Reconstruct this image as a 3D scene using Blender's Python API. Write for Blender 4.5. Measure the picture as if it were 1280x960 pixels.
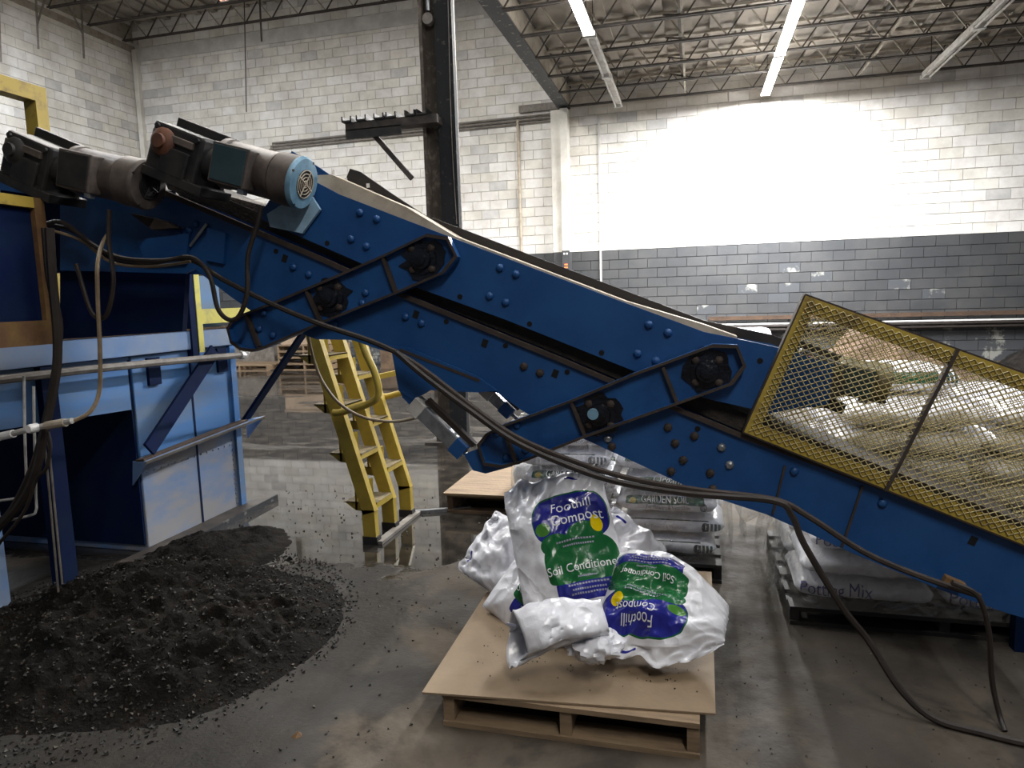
import bpy, bmesh, math, random
from mathutils import Vector, Matrix, noise
random.seed(7)
R = math.radians
for o in list(bpy.data.objects): bpy.data.objects.remove(o, do_unlink=True)
SC = bpy.context.scene
COL = SC.collection
# ------------------------------------------------------------------ camera
FPX, H = 870.0, 1.5
_D = Vector((228.0, -114.0, FPX)).normalized()
_u = (-FPX*FPX + 114.0*(-114.0 + 0.03*228.0)) / (228.0 + 114.0*0.03)
_X = -Vector((_u, -114.0 - 0.03*(_u - 228.0), FPX)).normalized()
_Z = _D.cross(_X)
if _Z.y > 0: _Z = -_Z
RIGHT = Vector((_X.x, _D.x, _Z.x)); DOWN = Vector((_X.y, _D.y, _Z.y)); FWD = Vector((_X.z, _D.z, _Z.z))
cam_d = bpy.data.cameras.new('camera'); cam_d.sensor_width = 36.0; cam_d.lens = FPX*36.0/1280.0
cam_d.clip_start = 0.05; cam_d.clip_end = 200
cam = bpy.data.objects.new('camera', cam_d); COL.objects.link(cam)
cam.matrix_world = Matrix(((RIGHT.x, -DOWN.x, -FWD.x, 0), (RIGHT.y, -DOWN.y, -FWD.y, 0), (RIGHT.z, -DOWN.z, -FWD.z, H), (0, 0, 0, 1)))
SC.camera = cam
def at(x, y, Y):                         # reading of the photograph: the point at depth Y
    r = RIGHT*(x-640) + DOWN*(y-480) + FWD*FPX
    return Vector((0, 0, H)) + r*(Y/r.y)
def atx(x, y, X):
    r = RIGHT*(x-640) + DOWN*(y-480) + FWD*FPX
    return Vector((0, 0, H)) + r*(X/r.x)
# ------------------------------------------------------------------ world and exposure
w = bpy.data.worlds.new('world'); SC.world = w; w.use_nodes = True
w.node_tree.nodes['Background'].inputs[0].default_value = (0.75, 0.85, 1.0, 1)
w.node_tree.nodes['Background'].inputs[1].default_value = 0.09
SC.view_settings.view_transform = 'Standard'; SC.view_settings.look = 'None'
SC.view_settings.exposure = 0.0; SC.view_settings.gamma = 1.0; SC.view_settings.use_curve_mapping = False
LAMP_W = 150.0

# ------------------------------------------------------------------ materials
MATS = {}
def mat(name, c1, c2=None, rough=0.6, metal=0.0, scale=6.0, bump=0.0, bscale=40.0, lo=0.4, hi=0.65, rough2=None, spec=0.5, detail=6.0, stretch=None):
    m = bpy.data.materials.new(name); m.use_nodes = True
    nt = m.node_tree; b = nt.nodes['Principled BSDF']
    b.inputs['Roughness'].default_value = rough; b.inputs['Metallic'].default_value = metal
    b.inputs['Specular IOR Level'].default_value = spec
    g = nt.nodes.new('ShaderNodeNewGeometry'); vec = g.outputs['Position']
    if stretch:
        mp = nt.nodes.new('ShaderNodeMapping'); mp.inputs['Scale'].default_value = stretch
        nt.links.new(vec, mp.inputs['Vector']); vec = mp.outputs[0]
    if c2 is None: b.inputs['Base Color'].default_value = (*c1, 1)
    else:
        n = nt.nodes.new('ShaderNodeTexNoise'); n.inputs['Scale'].default_value = scale; n.inputs['Detail'].default_value = detail
        n.inputs['Roughness'].default_value = 0.65
        nt.links.new(vec, n.inputs['Vector'])
        r = nt.nodes.new('ShaderNodeValToRGB'); r.color_ramp.elements[0].position = lo; r.color_ramp.elements[1].position = hi
        r.color_ramp.elements[0].color = (*c1, 1); r.color_ramp.elements[1].color = (*c2, 1)
        nt.links.new(n.outputs[0], r.inputs[0]); nt.links.new(r.outputs[0], b.inputs['Base Color'])
        if rough2 is not None:
            mr = nt.nodes.new('ShaderNodeMapRange'); mr.inputs[1].default_value = lo; mr.inputs[2].default_value = hi
            mr.inputs[3].default_value = rough; mr.inputs[4].default_value = rough2
            nt.links.new(n.outputs[0], mr.inputs[0]); nt.links.new(mr.outputs[0], b.inputs['Roughness'])
    if bump:
        n2 = nt.nodes.new('ShaderNodeTexNoise'); n2.inputs['Scale'].default_value = bscale; n2.inputs['Detail'].default_value = 4
        nt.links.new(g.outputs['Position'], n2.inputs['Vector'])
        bp = nt.nodes.new('ShaderNodeBump'); bp.inputs['Strength'].default_value = bump; bp.inputs['Distance'].default_value = 0.01
        nt.links.new(n2.outputs[0], bp.inputs['Height']); nt.links.new(bp.outputs[0], b.inputs['Normal'])
    MATS[name] = m
    return m
mat('block_white', (0.60, 0.57, 0.53), (0.80, 0.78, 0.74), 0.75, scale=1.7, bump=0.4, bscale=60)
mat('block_white_warm', (0.56, 0.53, 0.47), (0.76, 0.73, 0.66), 0.75, scale=1.7, bump=0.4, bscale=60)
mat('block_white_grey', (0.46, 0.45, 0.43), (0.62, 0.60, 0.57), 0.75, scale=2.5, bump=0.4, bscale=60)
mat('block_grey', (0.043, 0.045, 0.048), (0.066, 0.066, 0.066), 0.6, scale=1.3, bump=0.3, bscale=60)
mat('block_grey_peeled', (0.06, 0.064, 0.07), (0.28, 0.28, 0.25), 0.7, scale=3.0, lo=.55, hi=.62, bump=0.3)
mat('mortar_white', (0.50, 0.47, 0.43), (0.22, 0.19, 0.16), 0.9, scale=5, lo=.55, hi=.62)
mat('mortar_grey', (0.040, 0.042, 0.045), (0.16, 0.16, 0.15), 0.85, scale=5, lo=.62, hi=.68)
mat('deck', (0.20, 0.185, 0.165), (0.34, 0.30, 0.25), 0.8, scale=0.9)
mat('steel_dark', (0.030, 0.027, 0.025), (0.075, 0.060, 0.048), 0.6, scale=8)
mat('steel_tan', (0.30, 0.27, 0.22), (0.16, 0.12, 0.09), 0.6, scale=6, lo=.5, hi=.7)
mat('steel_black_peeled', (0.022, 0.024, 0.028), (0.28, 0.26, 0.23), 0.55, scale=9, lo=.60, hi=.66, bump=.3)
mat('column_black', (0.020, 0.021, 0.023), (0.12, 0.11, 0.09), 0.75, spec=.15, scale=14, lo=.60, hi=.72, bump=.2)
mat('column_brown', (0.070, 0.055, 0.042), (0.26, 0.22, 0.17), 0.6, scale=10, lo=.50, hi=.72)
mat('galvanised', (0.42, 0.44, 0.46), (0.25, 0.26, 0.28), 0.35, 0.8, scale=20)
mat('pipe_grey', (0.22, 0.20, 0.175), (0.13, 0.11, 0.09), 0.65, 0.0, scale=10)
mat('lamp_body', (0.55, 0.55, 0.53), (0.35, 0.32, 0.29), 0.5, scale=6)
mat('blue', (0.006, 0.055, 0.190), (0.012, 0.075, 0.235), 0.45, scale=4, bump=.05, bscale=30)
mat('blue_arm', (0.006, 0.052, 0.180), (0.014, 0.085, 0.26), 0.40, scale=7)
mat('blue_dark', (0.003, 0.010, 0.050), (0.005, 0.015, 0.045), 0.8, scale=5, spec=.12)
mat('blue_hopper', (0.065, 0.195, 0.46), (0.13, 0.20, 0.31), 0.5, scale=1.6, lo=.42, hi=.66, rough2=.7, stretch=(1, .5, 2.6))
mat('blue_hopper_low', (0.095, 0.20, 0.42), (0.27, 0.27, 0.28), 0.55, scale=2.6, lo=.36, hi=.62, rough2=.8, stretch=(1, .6, 1.6))
mat('blue_channel', (0.12, 0.23, 0.45), (0.22, 0.27, 0.36), 0.5, scale=2, lo=.4, hi=.65)
mat('blue_pale', (0.30, 0.47, 0.62), (0.20, 0.30, 0.38), 0.45, scale=10)
mat('grime_brown', (0.046, 0.032, 0.025), (0.022, 0.015, 0.012), 0.7, scale=10)
mat('dust_cream', (0.52, 0.45, 0.35), (0.36, 0.30, 0.23), 0.7, scale=9)
mat('rubber', (0.016, 0.014, 0.014), (0.030, 0.025, 0.023), 0.55, scale=10)
mat('belt', (0.020, 0.016, 0.013), (0.045, 0.034, 0.026), 0.7, scale=12, bump=.5, bscale=80)
mat('belt_dusty', (0.15, 0.13, 0.11), (0.05, 0.04, 0.035), 0.8, scale=60, bump=.8, bscale=120)
mat('grease', (0.004, 0.004, 0.006), (0.010, 0.012, 0.02), 0.22, scale=12, bump=.5, bscale=50)
mat('yellow', (0.41, 0.295, 0.040), (0.31, 0.21, 0.03), 0.5, scale=9, lo=.45, hi=.7)
mat('yellow_worn', (0.40, 0.29, 0.045), (0.16, 0.105, 0.035), 0.55, scale=9, lo=.52, hi=.68)
mat('yellow_pale', (0.62, 0.56, 0.12), (0.38, 0.34, 0.14), 0.5, scale=9, lo=.5, hi=.7)
mat('mesh_yellow', (0.40, 0.33, 0.15), (0.22, 0.17, 0.08), 0.55, scale=18, lo=.5, hi=.7)
mat('tread', (0.26, 0.21, 0.12), (0.10, 0.08, 0.05), 0.6, scale=20)
mat('frame_rust', (0.12, 0.06, 0.028), (0.20, 0.12, 0.04), 0.6, scale=8)
mat('motor_brown', (0.060, 0.048, 0.042), (0.13, 0.105, 0.09), 0.6, scale=9)
mat('motor_black', (0.010, 0.010, 0.011), (0.030, 0.027, 0.025), 0.55, scale=10)
mat('motor_teal', (0.020, 0.045, 0.055), (0.035, 0.06, 0.07), 0.4, scale=8)
mat('rust_boss', (0.14, 0.055, 0.028), (0.08, 0.04, 0.03), 0.7, scale=14)
mat('motor_blue', (0.18, 0.33, 0.45), (0.10, 0.20, 0.28), 0.4, scale=12)
mat('motor_olive', (0.17, 0.14, 0.05), (0.08, 0.07, 0.04), 0.5, scale=9)
mat('cable', (0.014, 0.010, 0.008), (0.026, 0.018, 0.014), 0.6, scale=12)
mat('hose_tan', (0.28, 0.21, 0.13), (0.18, 0.13, 0.08), 0.5, scale=12)
mat('pvc', (0.55, 0.55, 0.54), (0.35, 0.33, 0.30), 0.4, scale=10)
mat('wood', (0.25, 0.175, 0.105), (0.155, 0.105, 0.065), 0.75, scale=4, stretch=(1, 8, 8), bump=.3)
mat('wood_dark', (0.15, 0.095, 0.055), (0.07, 0.045, 0.03), 0.8, scale=5)
mat('wood_black', (0.020, 0.018, 0.017), (0.035, 0.03, 0.026), 0.7, scale=5)
mat('cardboard', (0.245, 0.178, 0.112), (0.185, 0.132, 0.080), 0.75, scale=2.5, bump=.1)
mat('cardboard_box', (0.36, 0.27, 0.19), (0.27, 0.20, 0.14), 0.8, scale=4)
mat('soil', (0.003, 0.0026, 0.0023), (0.010, 0.0075, 0.0055), 0.9, scale=5, bump=1.0, bscale=60, spec=.12)
mat('soil_brown', (0.085, 0.05, 0.03), (0.045, 0.027, 0.017), 0.9, scale=4, bump=1.0, bscale=50)
mat('soil_bits', (0.006, 0.005, 0.004), (0.085, 0.068, 0.048), 0.7, scale=23, lo=.58, hi=.72, detail=1)
mat('bag_white', (0.70, 0.70, 0.74), (0.62, 0.62, 0.66), 0.30, scale=4, bump=.35, bscale=22)
mat('bag_stack', (0.74, 0.74, 0.78), (0.64, 0.64, 0.69), 0.32, scale=5, bump=.35, bscale=26)
mat('ink_white', (0.80, 0.80, 0.82), None, 0.35)
mat('ink_black', (0.02, 0.02, 0.025), None, 0.4)
mat('ink_navy', (0.015, 0.02, 0.20), None, 0.35)
mat('ink_violet', (0.05, 0.045, 0.20), None, 0.4)
mat('ink_green', (0.012, 0.085, 0.045), None, 0.35)
mat('ink_grey', (0.30, 0.31, 0.40), None, 0.4)
mat('ink_gold', (0.55, 0.40, 0.03), None, 0.4)
mat('white_plastic', (0.75, 0.74, 0.72), None, 0.4)
mat('hole', (0.002, 0.002, 0.003), None, 0.9)

def emis(name, col, s):
    m = bpy.data.materials.new(name); m.use_nodes = True
    b = m.node_tree.nodes['Principled BSDF']
    b.inputs['Base Color'].default_value = (*col, 1); b.inputs['Emission Color'].default_value = (*col, 1); b.inputs['Emission Strength'].default_value = s
    MATS[name] = m
emis('tube_lit', (1.0, 0.97, 0.93), 45.0)
emis('tube_dying', (1.0, 0.42, 0.30), 1.3)
emis('sign_orange', (1.0, 0.20, 0.05), 0.9)

def wrap_material():
    m = bpy.data.materials.new('stretch_wrap'); m.use_nodes = True
    nt = m.node_tree; nt.nodes.clear()
    out = nt.nodes.new('ShaderNodeOutputMaterial')
    tr = nt.nodes.new('ShaderNodeBsdfTransparent'); tr.inputs[0].default_value = (0.95, 0.95, 0.94, 1)
    gl = nt.nodes.new('ShaderNodeBsdfGlossy'); gl.inputs['Roughness'].default_value = 0.10; gl.inputs[0].default_value = (1, 1, 1, 1)
    df = nt.nodes.new('ShaderNodeBsdfDiffuse'); df.inputs[0].default_value = (0.75, 0.74, 0.68, 1)
    g = nt.nodes.new('ShaderNodeNewGeometry')
    n = nt.nodes.new('ShaderNodeTexNoise'); n.inputs['Scale'].default_value = 14; n.inputs['Detail'].default_value = 5; n.inputs['Distortion'].default_value = 1.5
    nt.links.new(g.outputs['Position'], n.inputs['Vector'])
    bp = nt.nodes.new('ShaderNodeBump'); bp.inputs['Strength'].default_value = 0.9; bp.inputs['Distance'].default_value = 0.02
    nt.links.new(n.outputs[0], bp.inputs['Height']); nt.links.new(bp.outputs[0], gl.inputs['Normal'])
    m1 = nt.nodes.new('ShaderNodeMixShader'); m1.inputs[0].default_value = 0.19
    nt.links.new(tr.outputs[0], m1.inputs[1]); nt.links.new(gl.outputs[0], m1.inputs[2])
    m2 = nt.nodes.new('ShaderNodeMixShader')
    mr = nt.nodes.new('ShaderNodeMapRange'); mr.inputs[1].default_value = .45; mr.inputs[2].default_value = .75; mr.inputs[3].default_value = .0; mr.inputs[4].default_value = .16
    nt.links.new(n.outputs[0], mr.inputs[0]); nt.links.new(mr.outputs[0], m2.inputs[0])
    nt.links.new(m1.outputs[0], m2.inputs[1]); nt.links.new(df.outputs[0], m2.inputs[2])
    nt.links.new(m2.outputs[0], out.inputs[0])
    MATS['stretch_wrap'] = m
wrap_material()

def crease(name, scale=9.0, strength=.55):
    m = MATS[name]; nt = m.node_tree; b = nt.nodes['Principled BSDF']; L = nt.links.new
    g = nt.nodes.new('ShaderNodeNewGeometry'); n = nt.nodes.new('ShaderNodeTexNoise'); n.inputs['Scale'].default_value = 5; n.inputs['Detail'].default_value = 2
    L(g.outputs['Position'], n.inputs['Vector'])
    va = nt.nodes.new('ShaderNodeVectorMath'); va.operation = 'MULTIPLY_ADD'; va.inputs[1].default_value = (.35, .35, .35)
    L(n.outputs['Color'], va.inputs[0]); L(g.outputs['Position'], va.inputs[2])
    v = nt.nodes.new('ShaderNodeTexVoronoi'); v.inputs['Scale'].default_value = scale; L(va.outputs[0], v.inputs['Vector'])
    bp = nt.nodes.new('ShaderNodeBump'); bp.inputs['Strength'].default_value = strength; bp.inputs['Distance'].default_value = .025
    L(v.outputs['Distance'], bp.inputs['Height'])
    old = b.inputs['Normal'].links[0].from_node
    L(bp.outputs[0], old.inputs['Normal']); b.inputs['Roughness'].default_value = .24
def floor_material():
    m = bpy.data.materials.new('concrete_floor'); m.use_nodes = True
    nt = m.node_tree; b = nt.nodes['Principled BSDF']; L = nt.links.new
    g = nt.nodes.new('ShaderNodeNewGeometry'); P = g.outputs['Position']
    sp = nt.nodes.new('ShaderNodeSeparateXYZ'); L(P, sp.inputs[0])
    def math_(op, a, b_=None, c=None, clamp=False):
        n = nt.nodes.new('ShaderNodeMath'); n.operation = op; n.use_clamp = clamp
        for i, v in enumerate((a, b_, c)):
            if v is None: continue
            if isinstance(v, (int, float)): n.inputs[i].default_value = v
            else: L(v, n.inputs[i])
        return n.outputs[0]
    def nz(scale, detail=5, dist=0.0, vec=P):
        n = nt.nodes.new('ShaderNodeTexNoise'); n.inputs['Scale'].default_value = scale; n.inputs['Detail'].default_value = detail
        n.inputs['Distortion'].default_value = dist; n.inputs['Roughness'].default_value = .6; L(vec, n.inputs['Vector']); return n.outputs[0]
    def rng(v, a, b_, c=0.0, d=1.0):
        n = nt.nodes.new('ShaderNodeMapRange'); n.interpolation_type = 'SMOOTHSTEP'
        n.inputs[1].default_value = a; n.inputs[2].default_value = b_; n.inputs[3].default_value = c; n.inputs[4].default_value = d
        L(v, n.inputs[0]); return n.outputs[0]
    def mix(f, a, b_):
        n = nt.nodes.new('ShaderNodeMix'); n.data_type = 'RGBA'
        L(f, n.inputs[0])
        for i, v in ((6, a), (7, b_)):
            if isinstance(v, tuple): n.inputs[i].default_value = (*v, 1)
            else: L(v, n.inputs[i])
        return n.outputs[2]
    X, Y = sp.outputs[0], sp.outputs[1]
    n1 = nz(1.3, 6, .4); n2 = nz(6, 6); n3 = nz(40, 4); n4 = nz(.8, 4, 1.0)
    # puddle edge: wet beyond a wandering line, left of the cardboard pallet
    edge = math_('ADD', math_('MULTIPLY', X, -0.10), math_('MULTIPLY', math_('SUBTRACT', n1, .5), 1.9))
    wetv = math_('SUBTRACT', math_('ADD', Y, edge), 3.62)
    wet = rng(wetv, -0.03, 0.07)
    wet = math_('MULTIPLY', wet, rng(X, -0.2, 0.1, 1, 0))
    # damp dark ground around the spilled soil
    dx = math_('MULTIPLY', math_('ADD', X, 2.55), .78); dy = math_('SUBTRACT', Y, 2.55)
    rr = math_('SQRT', math_('ADD', math_('MULTIPLY', dx, dx), math_('MULTIPLY', dy, dy)))
    damp = rng(math_('ADD', rr, math_('MULTIPLY', math_('SUBTRACT', n1, .5), 1.2)), 1.10, 1.26, 1, 0)
    dry = mix(rng(n1, .35, .68), (0.042, 0.034, 0.026), (0.094, 0.077, 0.058))
    dry = mix(rng(n2, .55, .72, 0, .6), dry, (0.045, 0.033, 0.023))
    dry = mix(rng(n3, .62, .74, 0, .5), dry, (0.05, 0.045, 0.04))
    dry = mix(rng(nz(2.6, 6, .8), .47, .62, 0, .75), dry, (0.024, 0.020, 0.016))
    dry = mix(rng(nz(1.7, 5, .3), .56, .70, 0, .6), dry, (0.150, 0.128, 0.100))
    shade_right = rng(X, -.1, .6, 0, 1)
    dry = mix(math_('MULTIPLY', shade_right, rng(n4, .4, .6, .2, .75)), dry, (0.036, 0.032, 0.028))  # smudged darker right of the pallet, conveyor shadow painted into the colour
    wcol = mix(rng(n2, .4, .7), (0.018, 0.016, 0.014), (0.050, 0.042, 0.033))
    c = mix(math_('MULTIPLY', damp, .8), dry, (0.014, 0.013, 0.012))
    c = mix(wet, c, wcol)
    L(c, b.inputs['Base Color'])
    # film of silt on the far water dulls the mirror in streaks
    mp = nt.nodes.new('ShaderNodeMapping'); mp.inputs['Scale'].default_value = (.5, 1.6, 1); L(P, mp.inputs[0])
    silt = rng(nz(1.1, 6, .5, mp.outputs[0]), .50, .66, 0, .30)
    silt = math_('MULTIPLY', silt, rng(Y, 4.8, 6.5))
    wr = math_('ADD', 0.035, silt)
    drr = math_('ADD', rng(n2, .3, .7, .70, .90), math_('MULTIPLY', damp, -.25))
    b.inputs['Specular IOR Level'].default_value = .5
    spm = nt.nodes.new('ShaderNodeMix'); L(wet, spm.inputs[0]); spm.inputs[2].default_value = .22; spm.inputs[3].default_value = .55; L(spm.outputs[0], b.inputs['Specular IOR Level'])
    r = nt.nodes.new('ShaderNodeMix'); L(wet, r.inputs[0]); L(drr, r.inputs[2]); L(wr, r.inputs[3])
    L(r.outputs[0], b.inputs['Roughness'])
    h = math_('MULTIPLY', math_('ADD', n2, math_('MULTIPLY', n3, .5)), math_('SUBTRACT', 1.0, wet))
    bp = nt.nodes.new('ShaderNodeBump'); bp.inputs['Strength'].default_value = .35; bp.inputs['Distance'].default_value = .02
    L(h, bp.inputs['Height']); L(bp.outputs[0], b.inputs['Normal'])
    MATS['concrete_floor'] = m
floor_material()

def print_material(name, base, base2, shapes, rough=.28, bump=.3, bscale=24):
    """white film with printed super-ellipses: (cx, cy, rx, ry, power, colour) in the bag's own UV"""
    m = mat(name, base, base2, rough, scale=4, bump=bump, bscale=bscale)
    nt = m.node_tree; b = nt.nodes['Principled BSDF']; L = nt.links.new
    uv = nt.nodes.new('ShaderNodeUVMap'); sp = nt.nodes.new('ShaderNodeSeparateXYZ'); L(uv.outputs[0], sp.inputs[0])
    def M(op, a, c):
        n = nt.nodes.new('ShaderNodeMath'); n.operation = op
        for i, v in enumerate((a, c)):
            if isinstance(v, (int, float)): n.inputs[i].default_value = v
            else: L(v, n.inputs[i])
        return n.outputs[0]
    cur = b.inputs['Base Color'].links[0].from_socket
    for (cx, cy, rx, ry, p, colr) in shapes:
        def term(s, c0, r0):
            a = M('ABSOLUTE', M('DIVIDE', M('SUBTRACT', s, c0), r0), 0); return M('POWER', a, p)
        inside = M('LESS_THAN', M('ADD', term(sp.outputs[0], cx, rx), term(sp.outputs[1], cy, ry)), 1.0)
        mx = nt.nodes.new('ShaderNodeMix'); mx.data_type = 'RGBA'; L(inside, mx.inputs[0]); L(cur, mx.inputs[6]); mx.inputs[7].default_value = (*colr, 1)
        cur = mx.outputs[2]
    L(cur, b.inputs['Base Color'])
NAVY, GRN, LEAF, YEL = (0.018, 0.022, 0.24), (0.012, 0.12, 0.035), (0.06, 0.20, 0.03), (0.75, 0.55, 0.0)
print_material('compost_film', (0.78, 0.78, 0.82), (0.70, 0.70, 0.74), [(cx+.16, cy, rx, ry, p, c) for (cx, cy, rx, ry, p, c) in [
    (0.10, 0.32, 0.70, 0.36, 3, GRN), (0.10, 0.305, 0.68, 0.35, 3, NAVY), (0.05, -.02, .46, .22, 2.2, NAVY),
    (0.15, -.25, .66, .30, 3, GRN), (-.25, -.02, .28, .14, 2, GRN), (.30, .03, .32, .18, 2, GRN),
    (0.18, -.62, .58, .14, 6, NAVY), (0.14, -.42, .64, .12, 4, GRN),
    (0.55, .16, .10, .11, 2, YEL), (-.42, .20, .14, .085, 2, LEAF), (-.05, -.86, .08, .035, 8, (.3, .32, .5)), (.25, .90, .13, .02, 8, NAVY)]])
print_material('plain_film', (0.74, 0.74, 0.78), (0.64, 0.64, 0.68), [(-.55, .86, .16, .022, 8, NAVY), (.3, -.5, .5, .02, 8, (.5, .5, .55))], bump=.5, bscale=16)
print_material('garden_film', (0.74, 0.74, 0.78), (0.64, 0.64, 0.69), [(-.02, .42, .78, .36, 14, (.012, .075, .042)), (-.66, .42, .07, .26, 2, (.35, .27, .03))], bump=.5, bscale=26)
print_material('organic_film', (0.74, 0.74, 0.78), (0.64, 0.64, 0.69), [(-.05, .22, .62, .42, 14, (.012, .075, .042))] +
    [(0.66 + .075*i, .18, .024, .42, 16, (.012, .045, .035)) for i in range(4)], bump=.5, bscale=26)
print_material('stripe_film', (0.74, 0.74, 0.78), (0.64, 0.64, 0.69), [(-.1, .55, .8, .05, 12, (.02, .05, .04))] +
    [(0.60 + .075*i, -.1, .024, .45, 16, (.012, .045, .035)) for i in range(5)], bump=.6, bscale=30)

for nm_ in ('bag_white', 'plain_film', 'compost_film'): crease(nm_)
for nm_ in ('bag_stack', 'garden_film', 'organic_film', 'stripe_film'): crease(nm_, 7.0, .4)
# ------------------------------------------------------------------ helpers
ORG = {}
def link(o, parent=None):
    COL.objects.link(o)
    if parent is not None: o.parent = parent
    return o
def tag(o, label, cat, group=None, kind=None):
    if label: o['label'] = label
    if cat: o['category'] = cat
    if group: o['group'] = group
    if kind: o['kind'] = kind
    return o
def thing(name, label, cat, loc, group=None):
    o = bpy.data.objects.new(name, None); o.empty_display_size = .1; link(o); o.location = loc; ORG[o] = Vector(loc)
    return tag(o, label, cat, group)
class MB:
    def __init__(s): s.v = []; s.f = []; s.smooth = False
    def add(s, vs, fs):
        k = len(s.v); s.v += [tuple(v) for v in vs]; s.f += [tuple(i+k for i in q) for q in fs]; return s
    def box(s, c, size, rot=None):
        x, y, z = (q/2 for q in size); c = Vector(c)
        vs = [Vector((a*x, b*y, d*z)) for d in (-1, 1) for b in (-1, 1) for a in (-1, 1)]
        if rot is not None: vs = [rot @ q for q in vs]
        return s.add([q + c for q in vs], [(0, 2, 3, 1), (4, 5, 7, 6), (0, 1, 5, 4), (2, 6, 7, 3), (0, 4, 6, 2), (1, 3, 7, 5)])
    def span(s, a, b):
        a = Vector(a); b = Vector(b); return s.box((a+b)/2, [abs(q) for q in (b-a)])
    def bar(s, p0, p1, w, h, up=(0, 0, 1)):
        p0 = Vector(p0); p1 = Vector(p1); d = (p1-p0); L = d.length; d.normalize(); up = Vector(up)
        sx = d.cross(up)
        if sx.length < 1e-4: sx = d.cross(Vector((0, 1, 0)))
        sx.normalize(); uz = sx.cross(d)
        return s.box((p0+p1)/2, (L, w, h), Matrix((d, sx, uz)).transposed())
    def prism(s, pts, off):
        n = len(pts); off = Vector(off); a = [Vector(p) for p in pts]
        return s.add(a + [p + off for p in a], [tuple(range(n)), tuple(range(2*n-1, n-1, -1))] + [(i, n+i, n+(i+1) % n, (i+1) % n) for i in range(n)])
    def ring(s, outer, inner, off):
        n = len(outer); off = Vector(off); o = [Vector(p) for p in outer]; q = [Vector(p) for p in inner]
        vs = o + q + [p+off for p in o] + [p+off for p in q]; fs = []
        for i in range(n):
            j = (i+1) % n
            fs += [(i, j, n+j, n+i), (2*n+i, 3*n+i, 3*n+j, 2*n+j), (i, 2*n+i, 2*n+j, j), (n+i, n+j, 3*n+j, 3*n+i)]
        return s.add(vs, fs)
    def lathe(s, p0, p1, prof, n=20, caps=True):
        """prof: (t along p0->p1 in metres, radius)"""
        p0 = Vector(p0); d = (Vector(p1)-p0).normalized(); a = d.orthogonal().normalized(); b = d.cross(a)
        vs = []; fs = []
        for (t, r) in prof:
            for k in range(n):
                an = 2*math.pi*k/n; vs.append(p0 + d*t + (a*math.cos(an) + b*math.sin(an))*r)
        for i in range(len(prof)-1):
            for k in range(n): fs.append((i*n+k, i*n+(k+1) % n, (i+1)*n+(k+1) % n, (i+1)*n+k))
        if caps: fs += [tuple(range(n-1, -1, -1)), tuple(range((len(prof)-1)*n, len(prof)*n))]
        return s.add(vs, fs)
    def cyl(s, p0, p1, r, n=12): return s.lathe(p0, p1, [(0, r), ((Vector(p1)-Vector(p0)).length, r)], n)
    def tube(s, pts, r, n=7, smooth=6):
        P = [Vector(p) for p in pts]
        if smooth and len(P) > 2:
            Q = [P[0]*2-P[1]] + P + [P[-1]*2-P[-2]]; out = []
            for i in range(1, len(Q)-2):
                for k in range(smooth):
                    t = k/smooth; a, b, c, d = Q[i-1], Q[i], Q[i+1], Q[i+2]
                    out.append(.5*((2*b) + (c-a)*t + (2*a-5*b+4*c-d)*t*t + (3*b-a-3*c+d)*t**3))
            P = out + [P[-1]]
        vs = []; fs = []; ref = None
        for i, p in enumerate(P):
            d = (P[min(i+1, len(P)-1)] - P[max(i-1, 0)]).normalized()
            if ref is None: ref = d.orthogonal().normalized()
            ref = (ref - d*ref.dot(d)).normalized(); b = d.cross(ref)
            for k in range(n):
                an = 2*math.pi*k/n; vs.append(p + (ref*math.cos(an) + b*math.sin(an))*r)
        for i in range(len(P)-1):
            for k in range(n): fs.append((i*n+k, i*n+(k+1) % n, (i+1)*n+(k+1) % n, (i+1)*n+k))
        fs += [tuple(range(n-1, -1, -1)), tuple(range((len(P)-1)*n, len(P)*n))]
        s.smooth = True
        return s.add(vs, fs)
    def mesh(s, name, m, org=Vector()):
        me = bpy.data.meshes.new(name); me.from_pydata([tuple(Vector(v)-org) for v in s.v], [], s.f)
        bm = bmesh.new(); bm.from_mesh(me); bmesh.ops.recalc_face_normals(bm, faces=bm.faces); bm.to_mesh(me); bm.free()
        me.materials.append(MATS[m])
        if s.smooth: me.polygons.foreach_set('use_smooth', [True]*len(me.polygons))
        return me
    def build(s, name, m, parent=None, base=None, bevel=0, smooth=False):
        if smooth: s.smooth = True
        org = ORG[parent] if parent is not None else Vector(base if base is not None else (0, 0, 0))
        o = bpy.data.objects.new(name, s.mesh(name, m, org)); link(o, parent); ORG[o] = org
        if parent is None: o.location = org
        if bevel:
            b = o.modifiers.new('bevel', 'BEVEL'); b.width = bevel; b.segments = 2; b.limit_method = 'ANGLE'
        if s.smooth:
            e = o.modifiers.new('edges', 'EDGE_SPLIT'); e.split_angle = R(42)
        return o
def inst(name, me, parent, loc, rot=None):
    o = bpy.data.objects.new(name, me); link(o, parent); o.location = Vector(loc) - ORG[parent]; ORG[o] = ORG[parent]
    if rot is not None: o.rotation_mode = 'QUATERNION'; o.rotation_quaternion = rot
    return o
def struct(o): o['kind'] = 'structure'; return o

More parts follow.
